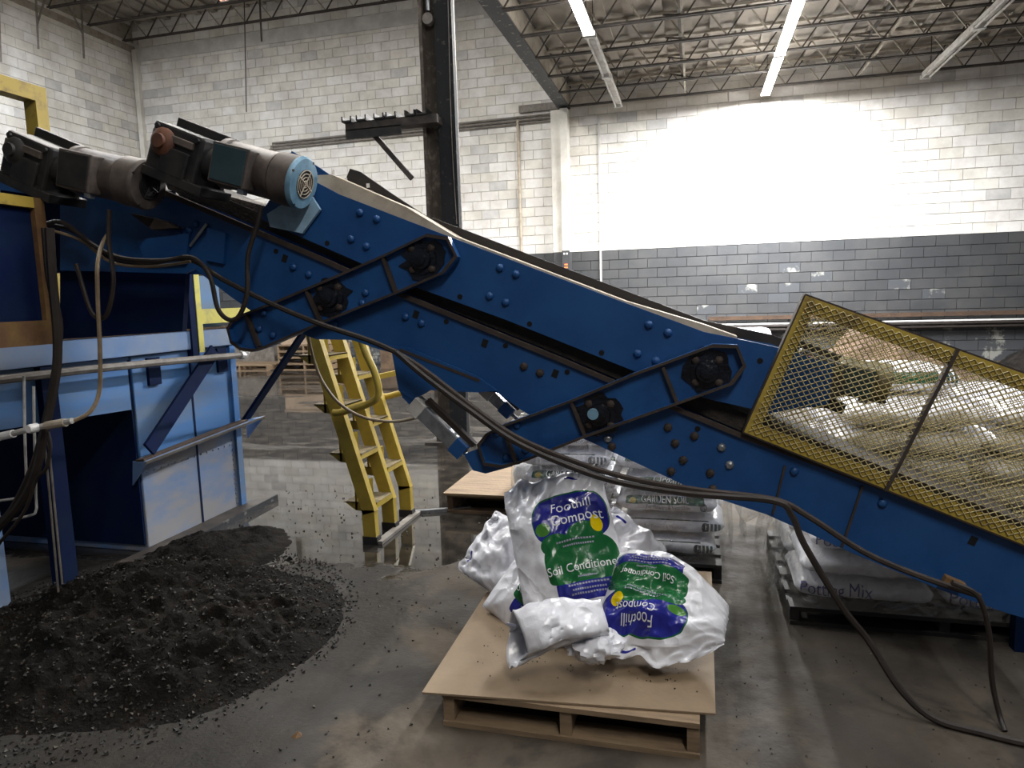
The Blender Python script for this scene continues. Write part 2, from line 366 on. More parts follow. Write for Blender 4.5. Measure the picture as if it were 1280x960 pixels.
# ------------------------------------------------------------------ the room
WY, LX = 15.6, -13.8          # back wall, left wall
BH, BW = 0.2067, 0.4134       # block course and length
BAND = 12*BH
struct(MB().span((LX-.3, -6, -.1), (12, WY+.3, 0)).build('floor', 'concrete_floor'))
def blocks(wall, place, cols, rows, zmax, score, nrm_rot, skip=None):
    """running-bond blocks; the 300 showing largest are objects, the rest one part"""
    def blockmesh(nm, L, m):
        h = BH-.009; L -= .005; p = .014; c = .004
        vs = [(0, 0, 0), (L, 0, 0), (L, 0, h), (0, 0, h), (c, -p, c), (L-c, -p, c), (L-c, -p, h-c), (c, -p, h-c)]
        b = MB(); b.add(vs, [(4, 5, 6, 7), (0, 1, 5, 4), (1, 2, 6, 5), (2, 3, 7, 6), (3, 0, 4, 7)])
        return b
    lst = []
    for r in range(rows):
        for c in range(cols):
            u = c*BW - (BW/2 if r % 2 else 0)
            if skip and skip(u, r*BH): continue
            lst.append((score(u+BW/2, (r+.5)*BH), u, r))
    lst.sort()
    kinds = ['block_white', 'block_white', 'block_white_warm', 'block_white', 'block_white_grey', 'block_grey', 'block_grey_peeled']
    proto = {}; rest = {}
    for i, (s_, u, r) in enumerate(lst):
        z = r*BH
        if z < BAND-.01: k = 6 if (z < .75 or random.random() < .05) else 5
        else: k = random.choice((0, 0, 0, 1, 2, 2, 3, 4)) if z < 4 or random.random() < .7 else 2
        m = kinds[k]
        off = random.uniform(-.003, .002)
        if i < 300:
            if m not in proto: proto[m] = blockmesh('block', BW, m).mesh('block', m)
            inst('block', proto[m], wall, place(u, z, off), nrm_rot)
        else:
            b = rest.setdefault(m, MB()); q = blockmesh('b', BW, m)
            rm = nrm_rot.to_matrix()
            b.add([rm @ Vector(v) + Vector(place(u, z, off)) for v in q.v], q.f)
    for m, b in rest.items():
        o = b.build('far_blocks', m, wall); o['kind'] = 'stuff'
from mathutils import Quaternion
wb = struct(MB().span((LX-.3, WY, 0), (12, WY+.25, 8.9)).build('wall_back', 'mortar_white'))
gb = struct(MB().span((LX, WY-.002, 0), (12, WY+.002, BAND)).build('mortar_band', 'mortar_grey', wb)); del gb['kind']
def sc_back(u, z):
    x = LX+u
    if x > 6.4 or z < 1.3 or z > 5.45 or x < -2.3: return 100 + abs(x)
    return x*x + WY*WY + (z-H)**2
blocks(wb, lambda u, z, o: (LX+u, WY+o, z), 52, 42, 8.7, sc_back, Quaternion((1, 0, 0, 0)),
       skip=lambda u, z: (LX+u > -2.5 and z > 6.0) or LX+u > 7.5 or LX+u < LX-.1)
wl = struct(MB().span((LX-.25, 4, 0), (LX, WY, 8.9)).build('wall_left', 'mortar_white'))
def sc_left(u, z):
    y = WY-u
    if y < 9.0 or z < 3.0: return 100 + (15-y)
    return y
blocks(wl, lambda u, z, o: (LX-o, WY-u-BW, z), 24, 42, 8.7, sc_left, Quaternion((0, 0, 1), R(90)), skip=lambda u, z: z < 1.6)
BX0, BX1 = -2.87, -2.61       # the low-roof beam
struct(MB().span((BX0, -6, 6.02), (BX1, WY, 8.9)).build('wall_clerestory', 'block_white_grey'))
# ceilings: ribbed deck sheets
def deck(nm, x0, x1, z):
    b = MB(); n = int((x1-x0)/.45)
    root = struct(b.span((x0, -6, z+.06), (x1, WY, z+.12)).build(nm, 'deck'))
    rb = MB().span((0, -6, z), (.16, WY, z+.065)).mesh('deck_rib', 'deck')
    for i in range(n): inst('deck_rib', rb, root, (x0 + .15 + i*.45, 0, 0))
deck('ceiling', BX1, 12, 5.99); deck('ceiling_high', LX, BX0, 8.62)
# ledger band along the top of the left wall and corner trim
struct(MB().span((LX, 4, 7.95), (LX+.06, WY, 8.10)).span((LX, 4, 8.2), (LX+.03, WY, 8.6)).build('trim_1', 'steel_tan'))
struct(MB().span((LX+.05, WY-.12, 0), (LX+.18, WY, 8.0)).build('trim_2', 'block_white_warm'))
struct(MB().span((LX, WY-.06, 7.72), (BX0, WY, 8.02)).build('shade_band', 'block_white_grey'))  # shading along the wall top, put in as a greyer strip
# pilaster in two tones, like the wall, with a small lit sign
pl = struct(MB().span((-3.02, WY-.22, BAND), (-2.80, WY, 5.5)).span((-2.80, WY-.32, BAND), (-2.64, WY, 5.5)).build('wall_pilaster', 'block_white_warm'))
MB().span((-3.02, WY-.22, 0), (-2.80, WY, BAND)).span((-2.80, WY-.32, 0), (-2.64, WY, BAND)).build('base_paint', 'block_grey', pl)
MB().span((-2.02, WY-.05, 0), (-1.98, WY, 5.3)).build('edge_strip', 'block_white_grey', pl)
t = thing('exit_indicator', 'tiny orange lit indicator on the wall pilaster above the conveyor', 'sign', (-2.72, WY-.35, 2.05))
MB().span((-2.80, WY-.37, 2.05), (-2.64, WY-.325, 2.50)).build('housing', 'block_grey', t)
for i, z in enumerate((2.12, 2.18)):
    MB().span((-2.75, WY-.38, z), (-2.68, WY-.36, z+.03)).build('light', 'sign_orange', t)
for x in (-2.77, -2.71): MB().span((x, WY-.38, 2.41), (x+.035, WY-.36, 2.45)).build('marker', 'white_plastic', t)
# ledge with rust line and pipes at the foot of the right wall
struct(MB().span((.3, WY-.10, .90), (12, WY-.02, .98)).build('trim_5', 'soil_brown'))
struct(MB().span((-.3, WY-.16, .80), (12, WY-.02, .825)).build('trim_6', 'white_plastic'))
for z in (.76, .69):
    o = MB().tube([(-.3, WY-.16, z), (12, WY-.16, z)], .028, smooth=0).build('wall_pipe', 'cable', None, (-.3, WY-.16, z))
    tag(o, 'dark pipe running along the foot of the grey wall, %s of the two' % ('upper' if z > .7 else 'lower'), 'pipe', 'wall foot pipes')

# ------------------------------------------------------------------ roof steel
t = thing('roof_beam', 'heavy peeling steel beam running to the wall pilaster', 'beam', ((BX0+BX1)/2, 5, 5.54))
MB().span((BX0, -6, 5.54), (BX1, WY, 5.57)).build('bottom_flange', 'steel_black_peeled', t)
MB().span((BX1-.13, -6, 5.57), (BX1, WY, 5.98)).build('web', 'steel_tan', t)
MB().span((BX0, -6, 5.97), (BX1+.02, WY, 6.01)).build('top_flange', 'steel_dark', t)
def joist(y, x0, x1, z0, z1, label, grp, pitch=.62, det=True):
    t = thing('bar_joist', label, 'joist', (x0, y, z0), grp)
    for dy in (-.03, .03): MB().span((x0, y+dy-.012, z0), (x1, y+dy+.012, z0+.03)).build('bottom_chord', 'steel_dark', t)
    MB().span((x0-.05, y-.045, z1-.04), (x1, y+.045, z1)).build('top_chord', 'steel_tan', t)
    up = MB().bar((0, 0, .02), (pitch/2, 0, z1-z0-.03), .022, .022).mesh('web_bar', 'steel_dark')
    dn = MB().bar((pitch/2, 0, z1-z0-.03), (pitch, 0, .02), .022, .022).mesh('web_bar', 'steel_tan')
    n = int((x1-x0)/pitch)
    for i in range(n):
        inst('web_bar', up, t, (x0+i*pitch, y, z0)); inst('web_bar', dn, t, (x0+i*pitch, y, z0))
ords = ['nearest the white wall', 'second from the white wall', 'third from the white wall', 'fourth from the white wall', 'fifth from the white wall', 'sixth from the white wall', 'seventh from the white wall']
for i in range(7):
    joist(15.25-1.05*i, BX1, 9.2, 5.50, 5.98, 'open web roof joist above the lamps, ' + ords[i], 'low roof joists')
for i in range(4):
    joist(15.25-1.05*i, LX+.05, BX0, 8.12, 8.61, 'dark open web joist in the high left roof, ' + ords[i], 'high roof joists', .7)
for i, x in enumerate((-.25, 3.0)):
    t = thing('bridging_bar', 'thin steel bridging line crossing the joists, %s' % ('between the two lit lamps' if i == 0 else 'right of the long lit lamp'), 'bar', (x, 9, 5.6), 'joist bridging')
    MB().bar((x, 8, 5.95), (x, 15.5, 5.95), .05, .05).build('upper_bar', 'steel_dark', t)
    MB().bar((x+.06, 8, 5.56), (x+.06, 15.5, 5.56), .03, .03).build('lower_bar', 'steel_tan', t)
    for k in range(6):
        MB().bar((x-.25, 15.25-1.05*k, 5.95), (x+.30, 14.2-1.05*k, 5.52), .025, .025).build('cross_brace', 'steel_dark', t)
# fluorescent strips
def lamp(x, y0, y1, z, label, state='off', power=0.0, grp='ceiling strip lamps', col=(1.0, 0.965, 0.91)):
    t = thing('strip_lamp', label, 'lamp', (x, (y0+y1)/2, z), grp)
    b = MB().span((x-.055, y0, z), (x+.055, y1, z+.07)).build('housing', 'lamp_body', t)
    n = max(1, int(round((y1-y0)/2.4))); L = (y1-y0)/n
    for i in range(n):
        for dx in (-.06, .06):
            MB().cyl((x+dx, y0+i*L+.05, z-.035), (x+dx, y0+(i+1)*L-.05, z-.035), .019, 8).build('tube', {'lit': 'tube_lit', 'dying': 'tube_dying'}.get(state, 'lamp_body'), t)
        for yy in (y0+i*L+.03, y0+(i+1)*L-.03):
            MB().span((x-.09, yy-.015, z-.06), (x+.09, yy+.015, z)).build('socket', 'white_plastic', t)
    for yy in (y0+.3, y1-.3): MB().bar((x, yy, z+.06), (x, yy, z+.75), .012, .012).build('hanger', 'steel_dark', t)
    if power:
        ld = bpy.data.lights.new('lamp_light', 'AREA'); ld.shape = 'RECTANGLE'; ld.size = .16; ld.size_y = y1-y0-.1
        ld.energy = power; ld.color = col if state == 'lit' else (1, .6, .5)
        lo = bpy.data.objects.new('lamp_light', ld); link(lo, t); lo.location = (0, 0, -.075)
    return t
LZ = 5.38
lamp(1.35, 10.4, 15.2, LZ, 'long brightly lit fluorescent strip close to the white wall', 'lit', LAMP_W*13, col=(.97, .98, 1.0))
lamp(-1.52, 8.5, 10.85, LZ, 'short brightly lit fluorescent strip beside the peeling beam', 'lit', LAMP_W*3)
lamp(-1.51, 10.9, 15.0, LZ, 'unlit strip lamp leading from the beam side to the wall')
lamp(4.15, 10.0, 15.1, LZ, 'unlit strip lamp at the far right of the ceiling')
lamp(-9.6, 11.2, 13.6, 7.95, 'strip lamp with a dull pink glow under the high left roof', 'dying', 1.5)
lamp(-7.0, 11.5, 13.9, 7.95, 'unlit strip lamp under the high left roof')
# rows that go on towards the camera; one behind it added for frontal light
lamp(1.35, 2.4, 4.8, LZ, 'lit strip lamp over the conveyor feed end', 'lit', LAMP_W*.75, col=(.90, .95, 1.0))
lamp(1.35, -2.6, -.2, LZ, 'added unseen strip lamp behind the camera, lighting the work floor from the front', 'lit', LAMP_W*1.1)  # unseen lamp, added so the bags get light from the front
lamp(4.15, 0.5, 5.3, LZ, 'lit strip lamp to the right over the work floor', 'lit', LAMP_W*.7, col=(.90, .95, 1.0))
lamp(-1.52, 1.5, 3.9, LZ, 'lit strip lamp above the conveyor head', 'lit', LAMP_W*.15)
lamp(-11.2, 5.0, 9.8, 7.95, 'lit strip lamp beside the left block wall', 'lit', LAMP_W*6.5, col=(.86, .92, 1.0))
lamp(-6.0, 5.0, 9.8, 7.95, 'lit strip lamp in the middle of the high bay', 'lit', LAMP_W*4.5)

# ------------------------------------------------------------------ column with shelf bracket
CX0, CX1, CY0, CY1 = -2.64, -2.275, 6.80, 6.98
t = thing('steel_column', 'tall black peeling steel column carrying the roof beam', 'column', (-2.6, 6.95, 0))
MB().span((CX0, CY0, 0), (CX0+.035, CY1, 5.54)).build('flange', 'column_brown', t)
MB().span((CX1-.20, CY0, 0), (CX1-.05, CY0+.02, 5.54)).span((CX1-.05, CY0, 0), (CX1-.02, CY0+.08, 5.54)).build('flange', 'column_black', t)
MB().span((CX0+.03, CY0+.10, 0), (CX1-.03, CY0+.13, 5.54)).build('web', 'column_brown', t)
MB().span((CX0-.1, CY0-.08, 0), (CX1+.1, CY1+.08, .02)).build('base_plate', 'steel_dark', t)
c = MB().tube([(CX0+.10, CY0+.03, 5.5), (CX0+.10, CY0+.03, 4.33)], .02, smooth=0).build('conduit', 'galvanised', t)
MB().cyl((CX0+.10, CY0-.01, 4.25), (CX0+.10, CY0+.06, 4.25), .055, 14).build('conduit_box', 'pipe_grey', t)
MB().tube([at(560, 0, 6.79), at(563, 120, 6.79), at(566, 200, 6.79), at(571, 280, 6.79)], .004).build('wire', 'pipe_grey', t)
t = thing('shelf_bracket', 'black notched steel arm cantilevered from the column', 'bracket', (-2.78, 6.78, 3.2))
MB().span((-3.40, 6.62, 3.22), (-2.42, 6.78, 3.30)).build('arm', 'steel_dark', t)
MB().span((-3.40, 6.62, 3.14), (-2.80, 6.64, 3.23)).build('lip', 'motor_black', t)
for x in (-3.43, -3.27, -3.08, -2.95, -2.75, -2.63):
    b = MB().span((x, 6.60, 3.30), (x+.11, 6.76, 3.315)).span((x, 6.60, 3.315), (x+.015, 6.76, 3.355)).span((x+.095, 6.60, 3.315), (x+.11, 6.76, 3.355)).build('cradle', 'motor_black', t)
MB().bar((-3.13, 6.70, 3.18), (-2.74, 6.70, 2.72), .035, .05).build('brace', 'steel_dark', t)
MB().cyl((-2.45, 6.74, 3.28), (-2.45, 6.80, 3.28), .035, 10).build('bolt', 'steel_black_peeled', t)

# conduits on the back wall
def conduit(nm, pts, r, m, label, cat='conduit', grp=None, n=7, smooth=0):
    o = MB().tube(pts, r, n, smooth).build(nm, m, None, pts[0]); return tag(o, label, cat, grp)
for i, (dz, x0) in enumerate(((0, -10.05), (.07, -10.0), (.14, -9.95))):
    conduit('wall_conduit', [(x0, WY-.06, 4.6), (x0, WY-.06, 5.28+dz), (-2.9, WY-.06, 5.33+dz)], .022, 'pipe_grey', 'grey conduit across the white back wall, %s of the three' % ('lowest', 'middle', 'highest')[i], grp='conduit bundle')
o = MB().span((-3.75, WY-.10, 5.55), (-2.87, WY-.02, 5.70)).build('wall_tray', 'pipe_grey', None, (-3.3, WY-.06, 5.55)); tag(o, 'short cable tray on the wall beside the beam end', 'tray')
conduit('drop_pipe', [at(647, 150, WY-.05), at(652, 325, WY-.05)], .035, 'dust_cream', 'tan vertical pipe on the white wall between column and pilaster', 'pipe')
for i, (px, y0, y1) in enumerate(((305, 15, 140), (323, -5, 52))):
    conduit('hanging_rod', [at(px, y0-30, 14.3), at(px+3+i, y1, 14.3)], .012 if i == 0 else .02, 'steel_dark', ('long thin rod hanging from the high roof', 'short rod hanging beside the long thin rod')[i], 'rod')
for i, (px, yt, yb, dx) in enumerate(((48, -20, 61, 14), (105, -8, 73, -28), (1, -20, 77, -12))):
    a = atx(px-4, yt, LX+.25); b = atx(px, yb, LX+.25); c = a.lerp(b, .62); d = atx(px+dx, yt, LX+.25)
    t = thing('pipe_hanger', 'forked hanger rod in front of the left wall, %s' % ('middle one', 'closest to the corner', 'at the photo edge')[i], 'hanger', b, 'forked hangers')
    MB().bar(a, b, .03, .03).build('rod', 'pipe_grey', t); MB().bar(d, c, .03, .03).build('fork', 'pipe_grey', t)

# ------------------------------------------------------------------ conveyors
YC, CWD = 2.72, 0.42
def pts(lst, Y=YC): return [at(x, y, Y) for x, y in lst]
dome = [(0, .017), (.004, .017), (.010, .013), (.013, .006)]
bolt_me = MB().lathe((0, 0, 0), (0, -1, 0), dome, 8); bolt_me.smooth = True
bolt_blue = bolt_me.mesh('bolt', 'blue'); bolt_me2 = MB().lathe((0, 0, 0), (0, -1, 0), dome, 8); bolt_steel = bolt_me2.mesh('bolt', 'grime_brown')
bolt_me3 = MB().lathe((0, 0, 0), (0, -1, 0), dome, 8); bolt_shine = bolt_me3.mesh('bolt', 'galvanised')
hole_me = MB().span((-.012, -.002, -.016), (.012, .001, .016)).mesh('slot', 'hole')
hole2_me = MB().cyl((0, -.002, 0), (0, .001, 0), .011, 10).mesh('slot', 'hole')
rt = Quaternion((0, 1, 0), R(22))
UT = thing('upper_conveyor', 'upper blue conveyor with black rubber skirt along its top', 'conveyor', at(700, 400, YC+.27))
up_poly = [(388, 224), (424, 243), (567, 298), (780, 378), (880, 415), (920, 423), (985, 437), (1042, 456), (1036, 505), (960, 517), (935, 510), (882, 498), (793, 464), (633, 400), (520, 359), (380, 298), (322, 272), (345, 238)]
upn = MB().prism(pts(up_poly), (0, .012, 0)).build('side_panel', 'blue', UT)
fw = Vector((0, CWD, 0))
MB().prism([p+fw for p in pts(up_poly[:-3] + [(300, 262), (280, 200), (297, 165), (332, 186)])], (0, .012, 0)).build('side_panel', 'blue', UT)
MB().prism([p + Vector((0, .02, 0)) for p in pts([(411, 217), (505, 258), (567, 295), (780, 376), (880, 406), (922, 421), (920, 425), (880, 417), (780, 380), (567, 301), (424, 246), (390, 229), (393, 218)])], (0, .10, 0)).build('edge_strip', 'dust_cream', UT)
sk = MB().prism([p + Vector((0, .13, 0)) for p in pts([(419, 204), (432, 208), (474, 237), (517, 265), (574, 286), (692, 331), (780, 364), (880, 402), (969, 421), (1040, 447), (1040, 460), (969, 433), (880, 417), (780, 384), (567, 303), (505, 266), (411, 224)])], (0, .012, 0)).build('rubber_skirt', 'rubber', UT)
for (x, y) in ((417, 215), (432, 225), (460, 232)):
    p = at(x, y, YC+.128); MB().box(p, (.014, .004, .018)).build('slot', 'white_plastic', UT)
# belts
def slab(poly, y0, y1, nm, m, T): return MB().prism([p+Vector((0, y0, 0)) for p in pts(poly)], (0, y1-y0, 0)).build(nm, m, T)
slab([(330, 262), (520, 345), (700, 412), (900, 490), (1035, 500), (1035, 512), (900, 505), (700, 428), (520, 362), (330, 280)], .03, CWD-.02, 'belt', 'belt', UT)
slab([(400, 243), (567, 312), (780, 392), (1035, 470), (1035, 476), (780, 398), (567, 318), (400, 249)], .05, CWD-.02, 'belt', 'belt', UT)
slab([(196, 222), (330, 258), (352, 290), (215, 246)], .06, CWD-.02, 'motor_base', 'belt_dusty', UT)
for (x, y) in ((1036, 482), (372, 258)):
    a = at(x, y, YC+.02); MB().cyl(a, a+Vector((0, CWD-.03, 0)), .055, 16).build('roller', 'steel_dark', UT, smooth=True)
for (x, y) in ((450, 266), (471, 274), (439, 299), (458, 308), (625, 335), (645, 343), (612, 370), (632, 378), (811, 406), (835, 416), (797, 442), (820, 451)):
    inst('bolt', bolt_blue, upn, at(x, y, YC-.001))
for (x, y) in ((409, 304), (575, 371), (662, 405), (752, 441), (950, 451)): inst('slot', hole2_me, upn, at(x, y, YC))

LT = thing('lower_conveyor', 'long lower blue conveyor rising from right to left', 'conveyor', at(800, 560, YC+.27))
lo_poly = [(75, 245), (130, 240), (200, 239), (400, 325), (496, 368), (700, 451), (841, 511), (926, 547), (1110, 615), (1300, 692), (1300, 778), (1261, 767), (1180, 739), (1067, 692), (958, 643), (881, 618), (735, 551), (690, 533), (655, 515), (622, 491), (598, 488), (570, 485), (540, 485), (518, 499), (500, 487), (490, 441), (475, 437), (440, 425), (395, 424), (330, 400), (290, 372), (243, 336), (232, 342), (75, 338)]
lon = MB().prism(pts(lo_poly), (0, .012, 0)).build('side_panel', 'blue', LT)
MB().prism([p+fw for p in pts(lo_poly)], (0, .012, 0)).build('side_panel', 'blue', LT)
slab([(196, 233), (400, 320), (496, 363), (700, 446), (841, 506), (926, 541), (1110, 609), (1300, 685), (1300, 691), (1110, 615), (926, 547), (841, 512), (700, 452), (496, 369), (400, 326), (196, 240)], -.014, .012, 'top_flange', 'grime_brown', LT)
slab([(190, 210), (400, 302), (520, 352), (700, 424), (935, 520), (1110, 588), (1300, 664), (1300, 690), (1110, 612), (935, 545), (700, 446), (496, 363), (400, 318), (200, 235)], .05, CWD-.02, 'belt', 'belt', LT)
slab([(250, 320), (420, 396), (640, 480), (840, 566), (1300, 750), (1300, 758), (840, 575), (640, 490), (420, 404), (250, 328)], .05, CWD-.02, 'belt', 'belt', LT)
for (x, y) in ((507, 396), (527, 404), (655, 458), (675, 466), (367, 334), (386, 343), (419, 405), (835, 534), (868, 545), (844, 554), (854, 575), (888, 591), (839, 589), (891, 611), (765, 558), (993, 589), (1103, 629), (275, 300), (245, 280), (237, 288), (224, 292)):
    inst('bolt', bolt_blue if x < 640 or x > 950 else bolt_steel, lon, at(x, y, YC-.001))
for (x, y) in ((902, 559), (912, 581), (760, 548)): inst('bolt', bolt_shine, lon, at(x, y, YC-.001))
for (x, y) in ((520, 393), (606, 429), (694, 467), (356, 323), (1216, 676)): inst('slot', hole_me, lon, at(x, y, YC), rt)
for (x, y) in ((558, 402), (632, 432), (709, 465), (872, 536), (345, 314)): inst('slot', hole2_me, lon, at(x, y, YC))
# seams, stiffeners and weldments on the near panel
for (a, b) in (((981, 582), (966, 642)), ((1078, 607), (1052, 684))):
    MB().bar(at(*a, YC-.004), at(*b, YC-.004), .008, .012, (0, 1, 0)).build('seam', 'grime_brown', LT)
for poly in ([(175, 300), (240, 292), (235, 330), (185, 332)], [(262, 285), (285, 292), (282, 330), (262, 326)]):
    MB().prism(pts(poly, YC-.001), (0, -.018, 0)).build('stiffener', 'blue', LT)
MB().bar(at(259, 280, YC-.01), at(238, 308, YC-.01), .01, .012).build('seam', 'galvanised', LT)
MB().prism(pts([(490, 432), (510, 434), (598, 470), (622, 488), (598, 490), (540, 487), (518, 500), (500, 488)], YC-.002), (0, -.014, 0)).build('bracket', 'blue', LT)
MB().bar(at(500, 437, YC-.012), at(600, 476, YC-.012), .012, .012).build('weld', 'grime_brown', LT)
# discharge chute and head under the motors
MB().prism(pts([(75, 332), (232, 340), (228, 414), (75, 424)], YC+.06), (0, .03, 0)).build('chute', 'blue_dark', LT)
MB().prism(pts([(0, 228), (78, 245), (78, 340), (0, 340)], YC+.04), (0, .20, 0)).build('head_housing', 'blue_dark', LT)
MB().prism(pts([(-10, 222), (60, 228), (200, 236), (200, 244), (60, 246), (-10, 236)], YC+.02), (0, .10, 0)).build('head_rail', 'blue', LT)
MB().prism(pts([(336, 268), (352, 258), (388, 240), (402, 262), (380, 292), (340, 284)], YC-.01), (0, -.015, 0)).build('bracket', 'blue_pale', UT)
a = at(1345, 790, YC+.02)
for dy in (0, CWD-.04): MB().span((a.x-.03, a.y+dy, 0), (a.x+.03, a.y+dy+.05, a.z+.05)).build('leg', 'blue_dark', LT)
a = at(505, 470, YC+CWD)
MB().prism(pts([(172, 268), (210, 276), (232, 286), (200, 288)], YC-.002), (0, -.05, 0)).build('lug', 'grime_brown', LT)

def bearing(T, c, r=.062):
    c = Vector(c)
    # greased flange bearing: irregular grease patch, block, hub, shaft
    n = 22; ring = [c + Vector((math.cos(2*math.pi*k/n)*r*(1.45+.6*noise.noise(Vector((k*1.7, c.x*9, 0)))), -.001, math.sin(2*math.pi*k/n)*r*(1.35+.5*noise.noise(Vector((k*1.3, c.z*7, 5)))))) for k in range(n)]
    MB().prism(ring, (0, -.004, 0)).build('grease', 'grease', T)
    bl = MB().lathe(c, c+Vector((0, -1, 0)), [(0, r), (.012, r), (.014, r*.72), (.03, r*.66), (.032, r*.42), (.040, r*.40), (.042, r*.2)], 18).build('bearing', 'grease', T, smooth=True)
    for k in range(4):
        an = R(45+90*k); q = c + Vector((math.cos(an)*r*.95, -.005, math.sin(an)*r*.95)); inst('bolt', bolt_steel, bl, q)
    return bl
def arm(outl, divs, bears, bolts, label, loc, hub=None):
    YA = YC-.052
    T = thing('link_arm', label, 'arm', at(*loc, YA), 'link arms')
    o = pts(outl, YA); c = sum(o, Vector())/len(o)
    MB().prism([p+Vector((0, .026, 0)) for p in o], (0, .012, 0)).build('plate', 'blue_arm', T)
    ax = (at(*bears[1], YA) - at(*bears[0], YA)).normalized(); nz_ = Vector((-ax.z, 0, ax.x))
    def shrink(p):
        d = p-c; u = d.dot(ax); v = d.dot(nz_); return c + ax*(u-math.copysign(min(.010, abs(u)), u)) + nz_*(v-math.copysign(min(.010, abs(v)), v))
    MB().ring(o, [shrink(p) for p in o], (0, .027, 0)).build('rim', 'blue_arm', T)
    MB().ring([p+Vector((0, -.003, 0)) for p in o], [shrink(p)+Vector((0, -.003, 0)) for p in o], (0, .003, 0)).build('worn_edge', 'grime_brown', T)
    for (a, b) in divs: MB().bar(at(*a, YA+.014), at(*b, YA+.014), .012, .024, (0, 1, 0)).build('divider', 'grime_brown', T)
    for b in bears: bearing(T, at(*b, YA+.0255))
    for b in bolts: inst('bolt', bolt_blue, T, at(*b, YA+.0255))
    for b in bears:
        p = at(*b, YA+.038); MB().cyl(p, p+Vector((0, .03, 0)), .03, 12).build('pivot', 'steel_dark', T)
    if hub:
        p = at(*hub, YA-.02); MB().cyl(p+Vector((0, .02, 0)), p, .022, 14).build('shaft_end', 'motor_blue', T)
    return T
A1 = arm([(283, 410), (291, 397), (340, 378), (430, 340), (480, 318), (534, 292), (560, 296), (572, 321), (555, 342), (494, 368), (401, 405), (334, 434), (316, 440), (300, 438), (288, 429)],
    [((383, 362), (401, 402)), ((479, 321), (495, 365)), ((308, 392), (324, 433))], [(413, 372), (528, 324)], [(330, 391), (341, 419), (324, 411), (457, 366), (453, 379)], 'blue pivoting link arm near the motors with greased bearings', (430, 365))
A2 = arm([(596, 556), (607, 542), (629, 531), (713, 500), (791, 467), (891, 430), (922, 431), (933, 458), (916, 481), (847, 506), (732, 547), (649, 580), (625, 585), (605, 582)],
    [((714, 501), (732, 546)), ((829, 459), (847, 505)), ((628, 532), (646, 579))], [(750, 518), (884, 464)], [(646, 531), (621, 541), (633, 572), (657, 562)], 'blue pivoting link arm beside the mesh guard', (760, 510), hub=(741, 518))
MB().prism(pts([(580, 568), (600, 560), (650, 570), (640, 583), (607, 592), (591, 588)], YC-.025), (0, .02, 0)).build('lever', 'blue', A2)

# pneumatic cylinders under the conveyor
def cyl_unit(a, b, Y, w, label):
    a = at(*a, Y); b = at(*b, Y); d = (b-a).normalized(); L = (b-a).length
    T = thing('air_cylinder', label, 'cylinder', (a+b)/2, 'air cylinders')
    nrm = Vector((-d.z, 0, d.x))
    for k in (-1, 0, 1): MB().bar(a+nrm*k*w*.34+Vector((0, -w*.2, 0)), b+nrm*k*w*.34+Vector((0, -w*.2, 0)), w*.28, w*.28).build('rib', 'galvanised', T)
    MB().bar(a, b, w*.95, w*.9).build('barrel', 'galvanised', T)
    MB().bar(a-d*.02, a+d*.04, w*1.1, w*1.15).build('end_cap', 'lamp_body', T, bevel=.003); MB().bar(b-d*.04, b+d*.02, w*1.1, w*1.15).build('end_cap', 'blue', T, bevel=.003)
    MB().cyl(b, b+d*.07, w*.2, 10).build('rod', 'galvanised', T)
    MB().bar(a+nrm*w*.85*(1 if nrm.z > 0 else -1)+d*.02, b+nrm*w*.85*(1 if nrm.z > 0 else -1)+d*.03, w*.5, w*.35).build('guard_bar', 'grime_brown', T)
    return T
cyl_unit((521, 507), (577, 561), YC-.01, .062, 'silver ribbed air cylinder hanging below the near conveyor side')
cyl_unit((608, 488), (636, 514), YC+CWD-.05, .05, 'small silver air cylinder on the far side under the conveyor')
A = thing('cylinder_clevis', 'blue lug holding the near air cylinder under the conveyor', 'bracket', at(508, 490, YC))
MB().prism(pts([(498, 484), (516, 488), (522, 500), (514, 508), (503, 497)], YC-.01), (0, .03, 0)).build('lug', 'blue', A)

